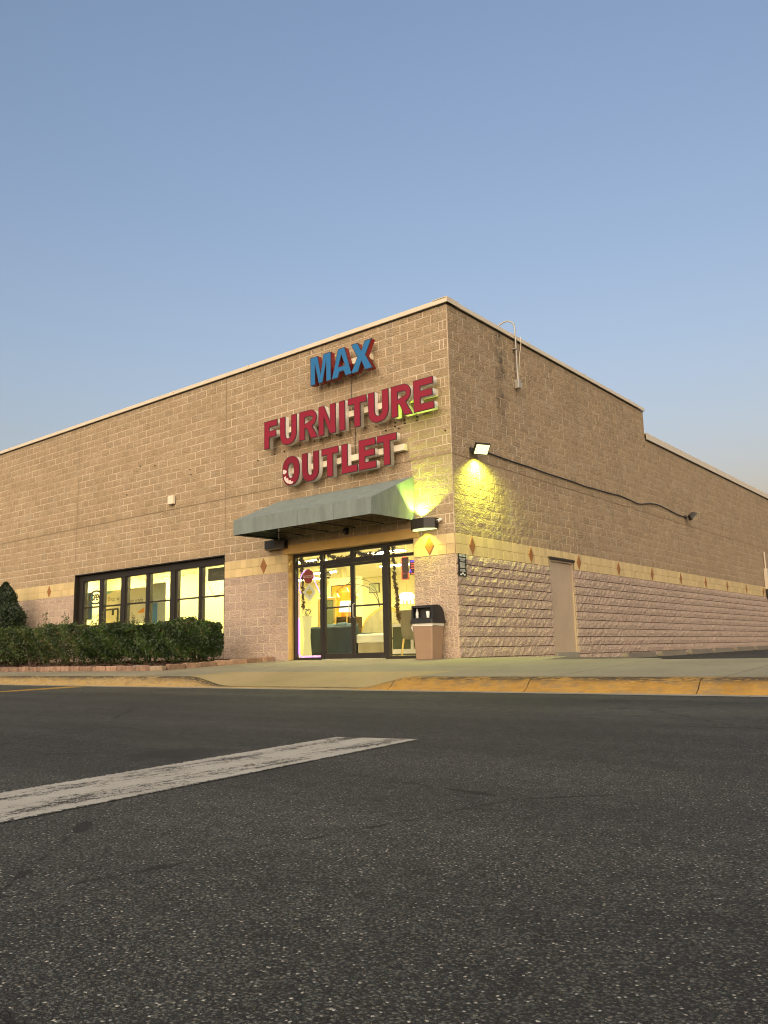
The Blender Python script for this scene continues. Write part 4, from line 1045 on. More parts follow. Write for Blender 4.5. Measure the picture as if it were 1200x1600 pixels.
def leaves(mb, n, sampler, size, rnd, tone_f):
    for _ in range(n):
        p, nrm = sampler()
        a = Vector((rnd.gauss(0, 1), rnd.gauss(0, 1), rnd.gauss(0, 1))).normalized()
        nn = (nrm*.9+a*.9).normalized(); t = nn.cross(Vector((rnd.gauss(0, 1), rnd.gauss(0, 1), rnd.gauss(0, .6)))).normalized(); s = nn.cross(t)
        L = size*rnd.uniform(.6, 1.25); W = L*rnd.uniform(.38, .55)
        c = Vector(p); k = nn*L*.18
        mb.add([c-t*L*.5, c+s*W*.5+k*.4, c+t*L*.5-k, c-s*W*.5+k*.4], [(0, 1, 2, 3)], 0, tone_f(c), False)
def hedge(name, label, x0, x1, y0, y1, z1, n, size, mat, seed, gaps=.0, dens_low=1.0):
    rnd = random.Random(seed); cx, cy = (x0+x1)/2, (y0+y1)/2
    h = thing(name, label, 'hedge', (cx, cy, 0), 'clipped hedges under the display window')
    ph = [rnd.uniform(0, 6.28) for _ in range(8)]
    def wav(x, y, z): return .07*math.sin(x*2.1+ph[0]+z)+.05*math.sin(x*4.7+ph[1])+.05*math.sin(z*5+ph[2]+x*1.3)+.03*math.sin(x*11+ph[3]+z*7)
    def samp():
        while True:
            r = rnd.random()
            inset = abs(rnd.gauss(0, .07))
            if r < .36: # front
                x, z = rnd.uniform(x0, x1), z1*rnd.random()**.85; und = .22*max(0, 1-z/(.5*z1)); p = Vector((x, y0+und-wav(x, 0, z)+inset, z)); nr = Vector((0, -1, .35))
            elif r < .62:
                x, y = rnd.uniform(x0, x1), rnd.uniform(y0, y1); p = Vector((x, y, z1+wav(x, y, y*3)*.75-inset)); nr = Vector((0, -.1, 1))
            elif r < .78:
                y, z = rnd.uniform(y0, y1), z1*rnd.random()**.9; und = .28*max(0, 1-z/(.5*z1)); p = Vector((x1-und+wav(y*2, 0, z)-inset, y, z)); nr = Vector((1, -.2, .3))
            elif r < .84:
                y, z = rnd.uniform(y0, y1), z1*rnd.random(); p = Vector((x0-wav(y*2, 0, z)+inset, y, z)); nr = Vector((-1, -.2, .3))
            else:
                p = Vector((rnd.uniform(x0, x1), rnd.uniform(y0, y1), rnd.uniform(.12, z1))); nr = Vector((0, -.3, .6))
            if p.z < .10+.10*math.sin(p.x*3+ph[4])**2 and rnd.random() < .8: continue
            ex = min(p.x-x0, x1-p.x); ey = min(p.y-y0, y1-p.y); ez = z1-p.z
            if (max(0, .18-ex)+max(0, .18-ez)+max(0, .10-ey)) > .30 and rnd.random() < .85: continue
            if gaps and math.sin(p.x*2.3+ph[5])+math.sin(p.x*5.1+p.z*4+ph[6]) > 1.1 and p.z < .55 and rnd.random() < gaps: continue
            p.z += .02
            return p, nr
    b = MB(); leaves(b, n, samp, size, rnd, lambda c: min(1, max(0, rnd.gauss(.38+.28*math.sin(c.x*6+c.z*9+ph[7]), .2))) if rnd.random() > .012*dens_low else .98)
    # loose shoots above the clipped top
    for _ in range(int((x1-x0)*16)):
        x, y = rnd.uniform(x0, x1), rnd.uniform(y0+.1, y1); hgt = rnd.uniform(.04, .20)*(1.8 if rnd.random() < .15 else 1)
        lean = Vector((rnd.uniform(-.3, .3), rnd.uniform(-.3, .3), 1))
        for k in range(7):
            c = Vector((x, y, z1-.02))+lean*hgt*k/6
            leaves(b, 2, lambda: (c+Vector((rnd.uniform(-.03, .03), rnd.uniform(-.03, .03), 0)), Vector((0, 0, 1))), size*.8, rnd, lambda c_: rnd.uniform(.4, .9))
    b.build('foliage', mat, h, recalc=False)
    st = MB()
    for _ in range(int((x1-x0)*5)):
        x, y = rnd.uniform(x0+.2, x1-.2), rnd.uniform(y0+.25, y1-.15); zb = bedz(x, y)-.03
        for k in range(3):
            st.tube([(x, y, zb), (x+rnd.uniform(-.15, .15), y+rnd.uniform(-.15, .1), .35), (x+rnd.uniform(-.3, .3), y+rnd.uniform(-.3, .2), .8)], [.014, .010, .005], 5, cap=False)
    tag(st.build('stems', M['stem'], h, recalc=False), kind='stuff')
hedge('hedge', 'dense clipped green hedge below the right half of the display window', -9.75, -5.72, -2.15, -1.0, .87, 42000, .070, M['leaf'], 21)
hedge('hedge', 'looser thinning hedge left of the dense one, reaching the left frame edge', -16.6, -9.95, -2.05, -1.0, .96, 40000, .066, M['leaf2'], 22, .75, 3)
# tall shoots between wall and hedge
rs = random.Random(77)
for i, (x, y, h, lab) in enumerate([(-13.35, -1.15, 1.62, 'thin leggy shoot rising above the loose hedge left of the window frame'), (-12.35, -1.1, 1.62, 'thin leggy shoot rising beside the left edge of the display window'),
                               (-10.5, -1.2, 1.45, 'thin leafy shoot rising in front of the poster panes'), (-8.9, -1.2, 1.36, 'short leafy shoot over the dense hedge near the middle window post'), (-12.0, -1.2, 1.35, 'small leafy shoot in front of the black sign in the window')]):
    t = thing('tall_shoot', lab, 'shrub shoot', (x, y, 0), 'loose shoots above the hedges')
    b = MB(); st = MB()
    for k in range(4):
        tip = Vector((x+rs.uniform(-.25, .25), y+rs.uniform(-.15, .15), h-rs.uniform(0, .35))); p0 = Vector((x+rs.uniform(-.05, .05), y, .0)); mid = (p0+tip)/2+Vector((rs.uniform(-.08, .08), 0, 0))
        pts = cat([p0, mid, tip], 5); st.tube(pts, [.008*(1-.7*q/len(pts)) for q in range(len(pts))], 5, cap=False)
        for q in range(26):
            tt = rs.uniform(.5, 1); c = pts[min(len(pts)-1, int(tt*(len(pts)-1)))]
            leaves(b, 1, lambda: (c+Vector((rs.uniform(-.05, .05), rs.uniform(-.05, .05), rs.uniform(-.04, .04))), Vector((0, -.4, .6))), .07, rs, lambda c_: rs.uniform(.3, .9))
    b.build('leaves', M['leaf2'], t, recalc=False); st.build('stem', M['stem'], t, recalc=False)
# dark conical shrub at the left edge
cs = thing('conical_shrub', 'tall dark conical evergreen shrub against the wall at the left frame edge', 'shrub', (-16.35, -.85, 0))
rc_ = random.Random(31)
def csamp():
    z = rc_.uniform(.1, 2.55); t = z/2.55; r = (.98*(1-t**1.7)+.06)*(1+.10*math.sin(z*9)); a = rc_.uniform(0, 6.283); rr_ = r*(1+rc_.gauss(-.07, .10))*(1+.08*math.sin(a*5+z*4)+.06*math.sin(a*9-z*7))
    return Vector((-16.35+rr_*math.cos(a), -.85+rr_*math.sin(a)*.8, z)), Vector((math.cos(a), math.sin(a), .5))
b = MB(); leaves(b, 24000, csamp, .085, rc_, lambda c: rc_.random()*.9); b.build('crown', M['leaf_dark'], cs, recalc=False)
b = MB(); b.tube([(-16.35, -.85, -.05), (-16.33, -.85, 1.2), (-16.35, -.85, 2.3)], [.06, .045, .015], 8); b.build('trunk', M['stem'], cs)

# ------------------------------------------------------------------ inside the store
IX0, IX1, IY1, CZ = -16.0, -TH-.05, 10.5, 2.95
def struct(name, mb, mat): return tag(mb.build(name, mat), kind='structure')
b = MB(); b.box((-24, TH-.02, -.06), (IX1, IY1+4, .004)); struct('interior_floor', b, M['floor_in'])
b = MB(); b.box((-24, TH, CZ), (IX1, IY1+4, CZ+.05)); struct('ceiling', b, M['ceil'])
b = MB(); b.box((-14.2, IY1, 0), (IX1, IY1+.1, CZ)); struct('interior_wall_back', b, M['wallboard'])
b = MB(); b.box((IX1, TH, 0), (IX1+.05, IY1, CZ)); struct('interior_wall_right', b, M['wallboard'])
b = MB(); b.box((-16.0, 2.6, 0), (-7.2, 2.7, CZ)); struct('interior_partition', b, M['wallboard'])
b = MB(); b.box((-16.1, TH, 0), (-16.0, 2.6, CZ)); struct('interior_wall_left', b, M['wallboard'])
b = MB(); b.box((-14.3, 2.7, 0), (-14.2, IY1, CZ)); struct('interior_wall_far', b, M['wallboard'])
def light_panel(x, y, lab, L=1.25, W=.32):
    t = thing('ceiling_light', lab, 'ceiling light', (x, y, CZ-.05), 'fluorescent ceiling lights inside the store')
    b = MB(); b.box((x-L/2-.03, y-W/2-.03, CZ-.05), (x+L/2+.03, y+W/2+.03, CZ-.001)); b.build('housing', M['white'], t)
    b = MB(); b.box((x-L/2, y-W/2, CZ-.062), (x+L/2, y+W/2, CZ-.051)); b.build('diffuser', M['panel'], t)
G_ = 'long fluorescent ceiling light seen through the glass entrance'
for x, y in ((-2.3, 1.6), (-4.9, 1.6), (-2.3, 4.4), (-5.3, 4.4), (-8.3, 4.4), (-4.2, 7.4), (-7.2, 7.4), (-10.2, 7.4), (-12.6, 8.8)): light_panel(x, y, G_)
G2 = 'long fluorescent ceiling light seen through the display window'
for x in (-7.9, -10.3, -12.7, -14.9): light_panel(x, 1.55, G2)
col = thing('interior_column', 'pale square column inside the store behind the left door leaf', 'column', (-9.27, 7, 0))
b = MB(); b.bbox((-9.40, 6.9, 0), (-9.16, 7.14, CZ), .01); b.build('shaft', M['wallboard'], col); b = MB(); b.bbox((-9.43, 6.87, 0), (-9.13, 7.17, .12), .01); b.build('base', M['white'], col)

# sofa (back towards the glass)
so = thing('navy_sofa', 'dark navy sofa with its back to the left door leaf', 'sofa', (-4.9, 1.9, 0))
b = MB(); b.bbox((-5.55, 1.6, .10), (-4.10, 1.85, .80), .05); b.build('backrest', M['navy'], so)
b = MB(); b.bbox((-5.35, 1.85, .10), (-4.30, 2.50, .45), .05); b.build('seat', M['navy'], so)
for x in (-5.60, -4.28):
    b = MB(); b.bbox((x, 1.86, .10), (x+.22, 2.5, .62), .05); b.build('armrest', M['navy'], so)
for x in (-5.5, -4.2):
    for y in (1.66, 2.44):
        b = MB(); b.tube([(x, y, .0), (x, y, .10)], .02, 8); b.build('leg', M['wood'], so)
for i, x in enumerate((-5.05, -4.72, -4.40)):
    b = MB(); b.bbox((x-.18, 1.86, .50), (x+.18, 1.98, .86+.03*(i % 2)), .05); b.build('cushion', simple('cushion blue', (.05, .09, .15), .8), so)
# hourglass floor lamp
hl = thing('hourglass_lamp', 'glowing gold hourglass shaped floor lamp in the left sidelight', 'lamp', (-4.94, .9, 0))
b = MB(); b.lathe((-4.94, .9, .06), [(.115, 0), (.10, .15), (.075, .45), (.085, .70), (.12, .98)], 18); b.build('lamp_body', M['goldlamp'], hl)
b = MB(); b.lathe((-4.94, .9, .005), [(.13, 0), (.13, .05)], 18); b.build('base', M['gold'], hl)
b = MB(); rg = random.Random(6)
for k in range(9): b.tube([(-4.94, .9, 1.0), (-4.94+rg.uniform(-.12, .12), .9+rg.uniform(-.12, .12), 1.16), (-4.94+rg.uniform(-.2, .2), .9+rg.uniform(-.15, .15), 1.2)], .006, 5)
b.build('twig_spray', M['wood'], hl)
# orange painting
pt = thing('orange_painting', 'large orange abstract painting on the wall seen through the left door leaf', 'painting', (-8.4, 6.0, 1.2))
b = MB(); b.box((-8.78, 6.0, 1.22), (-7.95, 6.03, 2.24)); b.build('canvas', M['orange'], pt)
b = MB()
for (a, c) in (((-8.81, 5.99, 1.19), (-7.92, 6.04, 1.22)), ((-8.81, 5.99, 2.24), (-7.92, 6.04, 2.27)), ((-8.81, 5.99, 1.22), (-8.78, 6.04, 2.24)), ((-7.95, 5.99, 1.22), (-7.92, 6.04, 2.24))): b.box(a, c)
b.build('frame', M['wood'], pt)
b = MB(); b.box((-8.95, 6.045, 0), (-7.6, 6.12, 2.5)); tag(b.build('display_panel', M['wallboard']), 'free standing cream display panel behind the orange painting', 'display panel')
# cabinet with lamp
cab = thing('dark_cabinet', 'dark wood cabinet behind the navy sofa', 'cabinet', (-5.95, 3.3, 0))
b = MB(); b.bbox((-6.45, 3.1, .06), (-5.45, 3.55, 1.10), .01); b.build('carcass', M['wood'], cab)
for k in range(3):
    b = MB(); b.bbox((-6.42, 3.07, .12+.32*k), (-5.48, 3.1, .40+.32*k), .008); dr = b.build('drawer', M['wood'], cab)
    b = MB(); b.tube([(-6.05, 3.06, .26+.32*k), (-5.85, 3.06, .26+.32*k)], .012, 6); b.build('handle', M['gold'], dr)
b = MB(); b.bbox((-5.84, 3.12, 1.102), (-5.68, 3.24, 1.23), .01); tag(b.build('orange_box', M['orange']), 'small orange box on the dark cabinet', 'box')
fl_ = thing('table_lamp', 'lamp with a glowing white drum shade behind the sofa', 'lamp', (-5.30, 2.75, 0))
b = MB(); b.lathe((-5.30, 2.75, 1.2), [(.21, 0), (.165, .28)], 20); b.build('lamp_shade', M['shade'], fl_)
b = MB(); b.tube([(-5.30, 2.75, .03), (-5.30, 2.75, 1.25)], .014, 8); b.build('pole', M['gold'], fl_)
b = MB(); b.lathe((-5.30, 2.75, .0), [(.14, .004), (.13, .03)], 18); b.build('base', M['gold'], fl_)
# arc lamp
al = thing('arc_lamp', 'thin arched floor lamp with dark arms above the sofa', 'lamp', (-4.4, 3.0, 0))
for k, (dx, dz) in enumerate(((-1.5, .0), (-1.15, .12), (-.8, -.08))):
    b = MB(); b.tube(cat([(-4.4, 3.0, .05), (-4.38, 3.0, 1.2), (-4.6, 3.0, 1.75+dz), (-4.4+dx*.7, 3.0, 1.95+dz), (-4.4+dx, 3.0, 1.75+dz)], 6), .010, 6); b.build('arm', M['wood'], al)
    b = MB(); b.lathe((-4.4+dx, 3.0, 1.62+dz), [(.10, 0), (.06, .10), (.015, .13)], 12); b.build('lamp_head', M['gold'], al)
b = MB(); b.lathe((-4.4, 3.0, 0), [(.16, .004), (.16, .05)], 16); b.build('base', M['wood'], al)
# bed with tufted headboard, wrapped bench
bd = thing('tufted_bed', 'cream tufted bed headboard with arched crest behind the right door leaf', 'bed', (-4.0, 2.7, 0))
pf = [(-4.75, .15), (-4.75, .72), (-4.66, .92), (-4.50, 1.06), (-4.30, 1.17), (-4.12, 1.27), (-3.95, 1.30), (-3.78, 1.27), (-3.60, 1.17), (-3.40, 1.06), (-3.24, .92), (-3.15, .72), (-3.15, .15)]
b = MB(); b.prism(pf, 1, 2.68, 2.76); b.build('headboard_frame', M['gold'], bd)
b = MB(); ins = [(-3.95+(x+3.95)*.89, .15+(z-.15)*.93) for x, z in pf]; b.prism(ins, 1, 2.63, 2.68); hb = b.build('headboard_pad', M['beige'], bd)
for r in range(4):
    for c in range(6):
        x = -4.5+c*.22+(r % 2)*.11; z = .58+r*.15
        if abs(x+3.95) < .62 and z < 1.2-abs(x+3.95)*.3:
            b = MB(); b.lathe((x, 2.625, z-.012), [(.004, 0), (.014, .006), (.014, .018), (.004, .024)], 6); b.build('tuft_button', M['beige'], hb)
b = MB(); b.bbox((-4.7, 2.15, .12), (-3.2, 2.62, .42), .04); b.build('mattress', M['beige'], bd)
for x in (-4.7, -3.2):
    b = MB(); b.tube([(x, 2.2, 0), (x, 2.2, .14)], .03, 8); b.build('leg', M['gold'], bd)
bn = thing('wrapped_bench', 'cream bench wrapped in shiny clear plastic in front of the tufted bed', 'bench', (-3.65, 1.85, 0))
b = MB(); b.bbox((-4.10, 1.7, .36), (-3.15, 2.05, .58), .04); b.build('seat', M['plastic'], bn)
b = MB(); b.bbox((-4.06, 1.72, .12), (-3.19, 2.03, .36), .02); b.build('apron', M['beige'], bn)
for x in (-4.02, -3.23):
    for y in (1.76, 1.99):
        b = MB(); b.tube([(x, y, 0), (x, y, .13)], [.018, .03], 8); b.build('leg', M['gold'], bn)
# framed sign on the back wall
b = MB(); b.box((-10.95, 10.46, 2.38), (-10.5, 10.49, 2.68)); ws = thing('wall_picture', 'small framed picture high on the back wall behind the right door leaf', 'picture', (-10.7, 10.47, 2.4)); b.build('picture', M['palegreen'], ws)
b = MB(); b.box((-10.98, 10.47, 2.35), (-10.47, 10.499, 2.71)); b.build('frame', M['wood'], ws)
# chandelier
ch = thing('chandelier', 'bright white glass chandelier in the right sidelight', 'chandelier', (-2.37, 1.5, 1.26))
b = MB(); b.lathe((-2.37, 1.5, 1.30), [(.10, 0), (.17, .03), (.17, .12), (.12, .16)], 18); b.build('glass_body', M['chand'], ch)
b = MB()
for k in range(10): b.tube([(-2.37+.14*math.cos(k*.63), 1.5+.14*math.sin(k*.63), 1.30), (-2.37+.14*math.cos(k*.63), 1.5+.14*math.sin(k*.63), 1.22)], .012, 5)
b.build('crystal_drops', M['chand'], ch)
b = MB(); b.tube([(-2.37, 1.5, 1.45), (-2.37, 1.5, CZ)], .006, 6); b.build('cord', M['gold'], ch)
# dining chair
dc = thing('dining_chair', 'beige upholstered dining chair in the right sidelight behind the trash can', 'chair', (-1.72, .95, 0))
b = MB(); b.prism([(.80, .46), (.72, 1.02), (.78, 1.04), (.88, .48)], 0, -2.0, -1.52); b.build('backrest', M['beige'], dc)
b = MB(); b.bbox((-2.0, .82, .40), (-1.52, 1.32, .50), .03); b.build('seat', M['beige'], dc)
for x in (-1.98, -1.54):
    b = MB(); b.tube([(x, .74, .004), (x, .84, .42)], [.014, .024], 8); b.build('leg', M['gold'], dc)
    b = MB(); b.tube([(x, 1.34, .004), (x, 1.28, .42)], [.014, .024], 8); b.build('leg', M['gold'], dc)
# mirrored console
mc = thing('mirrored_console', 'white edged mirrored console behind the beige chair', 'console', (-2.4, 1.5, 0))
b = MB(); b.bbox((-2.85, 1.42, .06), (-1.6, 1.80, .76), .01); b.build('carcass', M['mirror'], mc)
b = MB()
for (a, c) in (((-2.86, 1.40, .10), (-1.6, 1.42, .20)), ((-2.86, 1.40, .70), (-1.6, 1.42, .77)), ((-2.86, 1.40, .20), (-2.74, 1.42, .42)), ((-2.86, 1.40, .47), (-2.74, 1.42, .70)), ((-2.22, 1.40, .20), (-2.14, 1.42, .70))): b.box(a, c)
b.build('trim', M['white'], mc)
for x in (-2.8, -1.7):
    b = MB(); b.tube([(x, 1.6, .004), (x, 1.6, .07)], .02, 8); b.build('leg', M['white'], mc)
# standing mirror, boxed stock and a tall vase further in
sm = thing('standing_mirror', 'gold framed standing mirror behind the glowing lamp in the left sidelight', 'mirror', (-5.6, 2.9, 0))
b = MB(); b.box((-6.35, 2.85, .30), (-5.85, 2.87, 1.55)); b.build('glass', M['mirror'], sm)
for p0, p1 in (((-6.42, 2.83, .23), (-6.35, 2.89, 1.62)), ((-5.85, 2.83, .23), (-5.78, 2.89, 1.62)), ((-6.35, 2.83, 1.55), (-5.85, 2.89, 1.62)), ((-6.35, 2.83, .23), (-5.85, 2.89, .30))):
    b = MB(); b.bbox(p0, p1, .01); b.build('frame_rail', M['gold'], sm)
for x in (-6.38, -5.82):
    b = MB(); b.tube([(x, 2.86, .004), (x, 2.86, .24)], .02, 8); b.build('foot', M['gold'], sm)
dr = thing('tall_dresser', 'dark wood dresser standing against the back wall of the store', 'dresser', (-8.2, 9.9, 0))
b = MB(); b.bbox((-9.0, 9.7, .05), (-7.4, 10.3, 1.3), .01); b.build('carcass', M['wood'], dr)
for k in range(4):
    b = MB(); b.bbox((-8.95, 9.67, .10+.3*k), (-7.45, 9.70, .37+.3*k), .008); b.build('drawer', M['wood'], dr)
bs = thing('dining_table', 'pale dining table deep in the store behind the tufted bed', 'table', (-7.2, 5.4, 0))
b = MB(); b.bbox((-8.0, 5.0, .72), (-6.4, 5.8, .77), .01); b.build('table_top', M['cream'], bs)
for x in (-7.9, -6.5):
    for y in (5.1, 5.7):
        b = MB(); b.tube([(x, y, .004), (x, y, .72)], [.025, .04], 8); b.build('leg', M['cream'], bs)
# neon signs in the right sidelight
ns = thing('neon_sign', 'red outlined neon sign panel hanging in the right sidelight', 'neon sign', (-1.48, .31, 1.65))
b = MB(); b.bbox((-1.58, .31, 1.64), (-1.40, .325, 2.11), .006); b.build('panel', simple('neon panel', (.10, .05, .045), .4), ns)
b = MB(); b.tube([(-1.575, .30, 1.66), (-1.575, .30, 2.09), (-1.55, .30, 2.11), (-1.42, .30, 2.11)], .008, 6); b.tube([(-1.575, .30, 1.66), (-1.55, .30, 1.64), (-1.43, .30, 1.64), (-1.405, .30, 1.66), (-1.405, .30, 1.78)], .008, 6); b.build('border_tube', M['neon_red'], ns)
b = MB(); b.tube([(-1.55, .30, 1.77), (-1.44, .30, 1.77), (-1.55, .30, 1.68), (-1.43, .30, 1.68)], .008, 6); b.build('letter_tube', M['neon_red'], ns)
b = MB(); b.tube([(-1.50, .318, 2.11), (-1.50, .318, 2.30)], .004, 5); b.build('cord', M['black'], ns)
ns = thing('neon_sign', 'blue and red neon letters at the right edge of the entrance glass', 'neon sign', (-1.30, .33, 1.7))
b = MB(); b.bbox((-1.385, .33, 1.73), (-1.20, .34, 2.04), .006); b.build('panel', simple('neon panel dark', (.09, .05, .06), .4), ns)
b = MB(); b.tube([(-1.36, .32, 2.01), (-1.22, .32, 2.01)], .014, 6); b.tube([(-1.38, .32, 1.78), (-1.36, .32, 1.84), (-1.34, .32, 1.78)], .010, 6); b.build('blue_tube', M['neon_blue'], ns)
b = MB()
for z in (1.75, 1.86, 1.91, 1.96): b.tube([(-1.34, .32, z), (-1.22, .32, z)], .010, 6)
b.build('red_tube', M['neon_red'], ns)
# LED strips round the left sidelight
ls = thing('led_strip', 'pink violet LED strip along the left and lower edge of the left sidelight', 'light strip', (-4.55, .27, .08))
b = MB(); b.tube([(-4.565, .25, .95), (-4.565, .25, .14), (-4.53, .25, .085), (-4.45, .25, .08), (-3.84, .25, .08)], .019, 6); b.build('violet_run', M['pink'], ls)
b = MB(); b.tube([(-4.565, .25, 1.50), (-4.565, .25, .96)], .019, 6); b.build('warm_run', M['orange_led'], ls)
b = MB(); b.tube(cat([(-4.50, .25, 1.52), (-4.555, .25, 1.66), (-4.50, .25, 1.92), (-4.38, .25, 2.04), (-4.22, .25, 2.05), (-4.10, .25, 1.92), (-4.05, .25, 1.76), (-3.86, .25, 1.46)], 5), .010, 6)
tag(b.build('led_arch', M['pink']), 'arched pale violet LED strip over the red disc in the left sidelight', 'light strip')
# window signs at the entrance
rd = thing('round_sign', 'dark red disc sign with a pale middle band in the left sidelight', 'sign', (-4.25, .24, 1.9))
b = MB(); b.tube([(-4.25, .236, 1.905), (-4.25, .244, 1.905)], .165, 28); b.build('disc', M['red_disc'], rd)
b = MB(); b.box((-4.405, .2325, 1.875), (-4.095, .235, 1.93)); b.build('band', simple('band pink', (.62, .30, .27), .5), rd)
b = MB()
for k in range(5): b.box((-4.34+k*.04, .2310, 1.89), (-4.32+k*.04, .2322, 1.915))
b.build('band_print', M['sign_black'], rd)
dg_ = thing('diamond_sign', 'white diamond sign with yellow print below the red disc', 'sign', (-4.22, .24, 1.33))
b = MB(); b.prism([(-4.42, 1.535), (-4.22, 1.33), (-4.02, 1.535), (-4.22, 1.74)], 1, .236, .242); b.build('board', M['signwhite'], dg_)
b = MB(); b.box((-4.31, .2335, 1.50), (-4.13, .2355, 1.57)); b.prism([(-4.27, 1.585), (-4.17, 1.585), (-4.22, 1.64)], 1, .2335, .2355); b.prism([(-4.27, 1.485), (-4.17, 1.485), (-4.22, 1.43)], 1, .2335, .2355); b.build('print', M['yellow'], dg_)
rd = thing('door_decal', 'small dark round striped decal on the left door leaf', 'decal', (-3.59, .19, 1.88))
b = MB()
for z0, z1 in ((1.80, 1.845), (1.86, 1.875), (1.89, 1.905), (1.92, 1.97)):
    P = []
    for k in range(9):
        z = z0+(z1-z0)*k/8; P.append((-3.59+math.sqrt(max(0, .085**2-(z-1.885)**2)), z))
    P2 = [(-7.18-p[0], p[1]) for p in P[::-1]]; b.prism(P+P2, 1, .196, .199)
b.build('print', M['screen'], rd)
# garlands
def garland(name, label, pts, n, seed, r=.035):
    rnd = random.Random(seed); path = cat(pts, 10)
    t = thing(name, label, 'garland', path[0], 'tinsel garlands round the entrance glass')
    b = MB(); b.tube(path, .006, 5); b.build('cord', M['wood'], t)
    b = MB()
    for _ in range(n):
        c = path[rnd.randrange(len(path))]
        leaves(b, 1, lambda: (c+Vector((rnd.gauss(0, r), rnd.gauss(0, r*.5), rnd.gauss(0, r))), Vector((0, -1, 0))), .075, rnd, lambda c_: rnd.random()*.96)
    b.build('tinsel', M['garland'], t, recalc=False)
garland('garland', 'short brown garland swag in the left transom pane', [(-4.58, .30, 2.32), (-4.40, .30, 2.24), (-4.15, .30, 2.22), (-3.90, .30, 2.30)], 220, 1, .02)
garland('garland', 'brown garland swag across the left half of the door transom', [(-3.70, .30, 2.36), (-3.45, .30, 2.27), (-3.15, .30, 2.24), (-2.90, .30, 2.33)], 260, 2, .02)
garland('garland', 'brown garland swag across the right half of the door transom', [(-2.80, .30, 2.34), (-2.60, .30, 2.26), (-2.30, .30, 2.26), (-2.0, .30, 2.36)], 260, 3, .02)
garland('garland', 'long brown garland hanging down the right mullion of the entrance', [(-1.80, .30, 2.36), (-1.78, .30, 2.0), (-1.77, .30, 1.6), (-1.70, .30, 1.3), (-1.73, .30, 1.05), (-1.68, .30, .82)], 520, 4, .022)
garland('garland', 'brown garland hanging down the left edge of the left sidelight', [(-4.53, .31, 2.34), (-4.52, .31, 2.0), (-4.50, .31, 1.6), (-4.49, .31, 1.2)], 300, 5, .018)
# display window contents
ow = thing('open_ring_sign', 'black ring with OPEN lettering in the leftmost window pane', 'sign', (-13.0, .23, 1.72))
b = MB(); P = sarc(-13.02, 1.935, .36, .215, 0, 360, 36, 2.0); Q = sarc(-13.02, 1.935, .30, .165, 0, 360, 36, 2.0); v_ = [(x, .235, z) for x, z in P[:-1]]+[(x, .235, z) for x, z in Q[:-1]]+[(x, .25, z) for x, z in P[:-1]]+[(x, .25, z) for x, z in Q[:-1]]
n = 36; b.add(v_, [(i, (i+1) % n, n+(i+1) % n, n+i) for i in range(n)]+[(2*n+i, 3*n+i, 3*n+(i+1) % n, 2*n+(i+1) % n) for i in range(n)]+[(i, 2*n+i, 2*n+(i+1) % n, (i+1) % n) for i in range(n)]+[(n+i, n+(i+1) % n, 3*n+(i+1) % n, 3*n+i) for i in range(n)])
b.build('ring', M['black'], ow)
text_mesh('OPEN', .25, M['black'], 'lettering', ow, (-13.02, .242, 1.85), (1, 0, 0), (0, 0, 1), sx=.72, bold=.012)
bl = MB(); bl.box((-13.72, .40, 1.30), (-13.46, .42, 2.12)); tag(bl.build('blue_poster', M['bluepaper']), 'narrow blue poster at the left end of the display window', 'poster')
bn_ = thing('credit_banner', 'pale banner with grey lettering behind the second and third window panes', 'banner', (-13.0, 1.2, 1.2))
b = MB(); b.box((-14.3, 1.2, 1.15), (-11.80, 1.215, 2.22)); b.build('board', simple('banner board', (.66, .62, .42), .6, .03), bn_)
text_mesh('Shop w', .20, M['screen'], 'lettering', bn_, (-13.90, 1.198, 1.90), (1, 0, 0), (0, 0, 1), align='LEFT', sx=1.05)
text_mesh('ning credit', .19, M['screen'], 'lettering', bn_, (-12.80, 1.198, 1.78), (1, 0, 0), (0, 0, 1), align='LEFT', sx=.95)
b = MB(); b.prism([(-12.34, 1.46), (-11.96, 1.46), (-11.96, 1.62)], 1, 1.194, 1.199); b.build('orange_corner', M['orange'], bn_)
b = MB(); b.prism([(-14.25, 2.20), (-13.6, 2.20), (-14.25, 2.02)], 1, 1.194, 1.199); b.build('teal_corner', simple('teal print', (.15, .40, .38), .6), bn_)
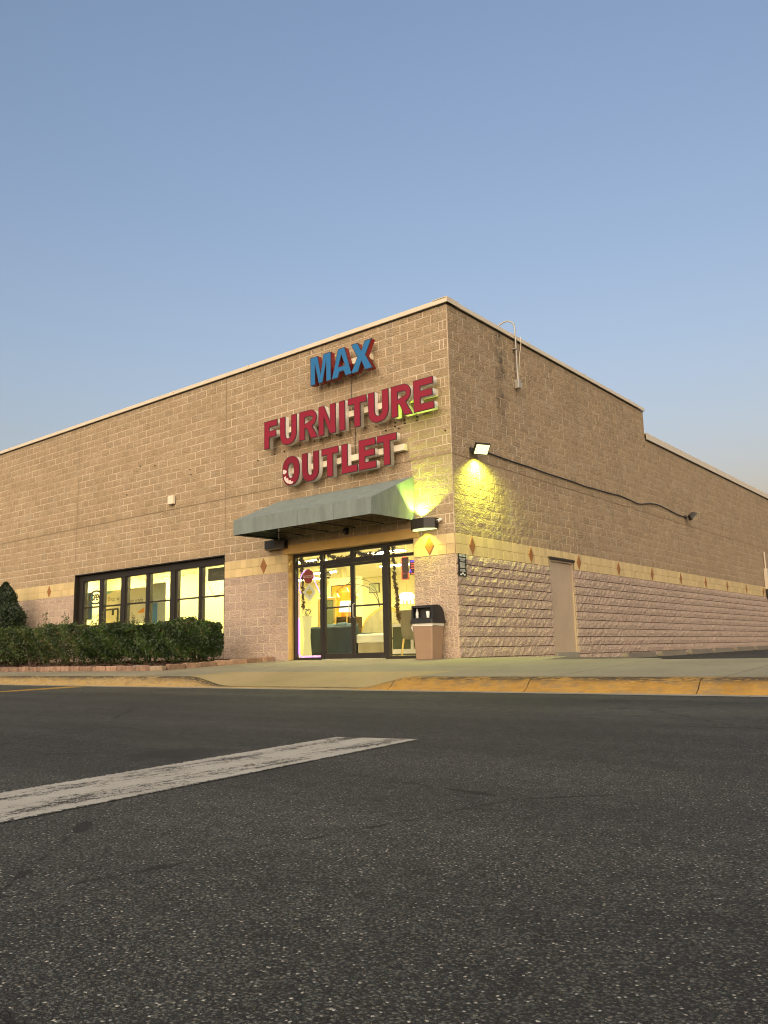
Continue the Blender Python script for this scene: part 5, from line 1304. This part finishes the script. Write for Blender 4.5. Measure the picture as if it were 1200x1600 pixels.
bp = thing('tall_poster', 'tall poster in pale green with a blue lower part in the fourth window pane', 'poster', (-11.2, 1.1, 1.0))
b = MB(); b.box((-11.55, 1.1, .5), (-10.80, 1.115, 2.28)); b.build('board', M['palegreen'], bp)
b = MB(); b.box((-11.52, 1.095, .5), (-11.18, 1.099, 1.70)); b.build('blue_panel', M['bluepaper'], bp)
wsn = thing('welcome_sign', 'dark grey sign with faint lettering high in the rightmost window pane', 'sign', (-7.9, .6, 2.1))
b = MB(); b.box((-8.30, .6, 2.09), (-7.35, .62, 2.43)); b.build('board', M['screen'], wsn)
text_mesh('WELCO', .17, simple('faint print', (.22, .21, .17), .6), 'lettering', wsn, (-7.83, .598, 2.20), (1, 0, 0), (0, 0, 1), sx=1.0)
b = MB(); b.tube([(-8.2, .61, 2.43), (-8.2, .61, CZ)], .004, 5); b.tube([(-7.5, .61, 2.43), (-7.5, .61, CZ)], .004, 5); b.build('cord', M['black'], wsn)
tb = thing('black_easel', 'thin black metal stand in the second window pane', 'stand', (-13.1, .8, 0))
b = MB(); b.box((-13.6, .79, 1.57), (-12.72, .83, 1.62)); b.build('top_bar', M['black'], tb)
for x in (-12.75, -13.55):
    b = MB(); b.box((x, .79, .004), (x+.04, .83, 1.57)); b.build('leg', M['black'], tb)
b = MB(); b.box((-13.02, .79, 1.42), (-12.96, .83, 1.57)); b.build('tab', M['black'], tb)
slt = thing('string_lights', 'thin drooping string of small lights across the right window panes', 'string lights', (-9.0, .4, 2.3))
b = MB(); ptsl = cat([(-11.1, .4, 2.40), (-10.6, .4, 2.30), (-10.0, .4, 2.33), (-9.3, .4, 2.30), (-8.6, .4, 2.34), (-8.1, .4, 2.05), (-7.75, .4, 1.65), (-7.45, .4, 1.75), (-7.2, .4, 2.2)], 6); b.tube(ptsl, .005, 5); b.build('cord', M['wood'], slt)
for q in ptsl[::4]:
    b = MB(); b.lathe((q.x, q.y, q.z-.05), [(.004, 0), (.02, .015), (.018, .035), (.006, .05)], 8); b.build('bulb', M['gold'], slt)
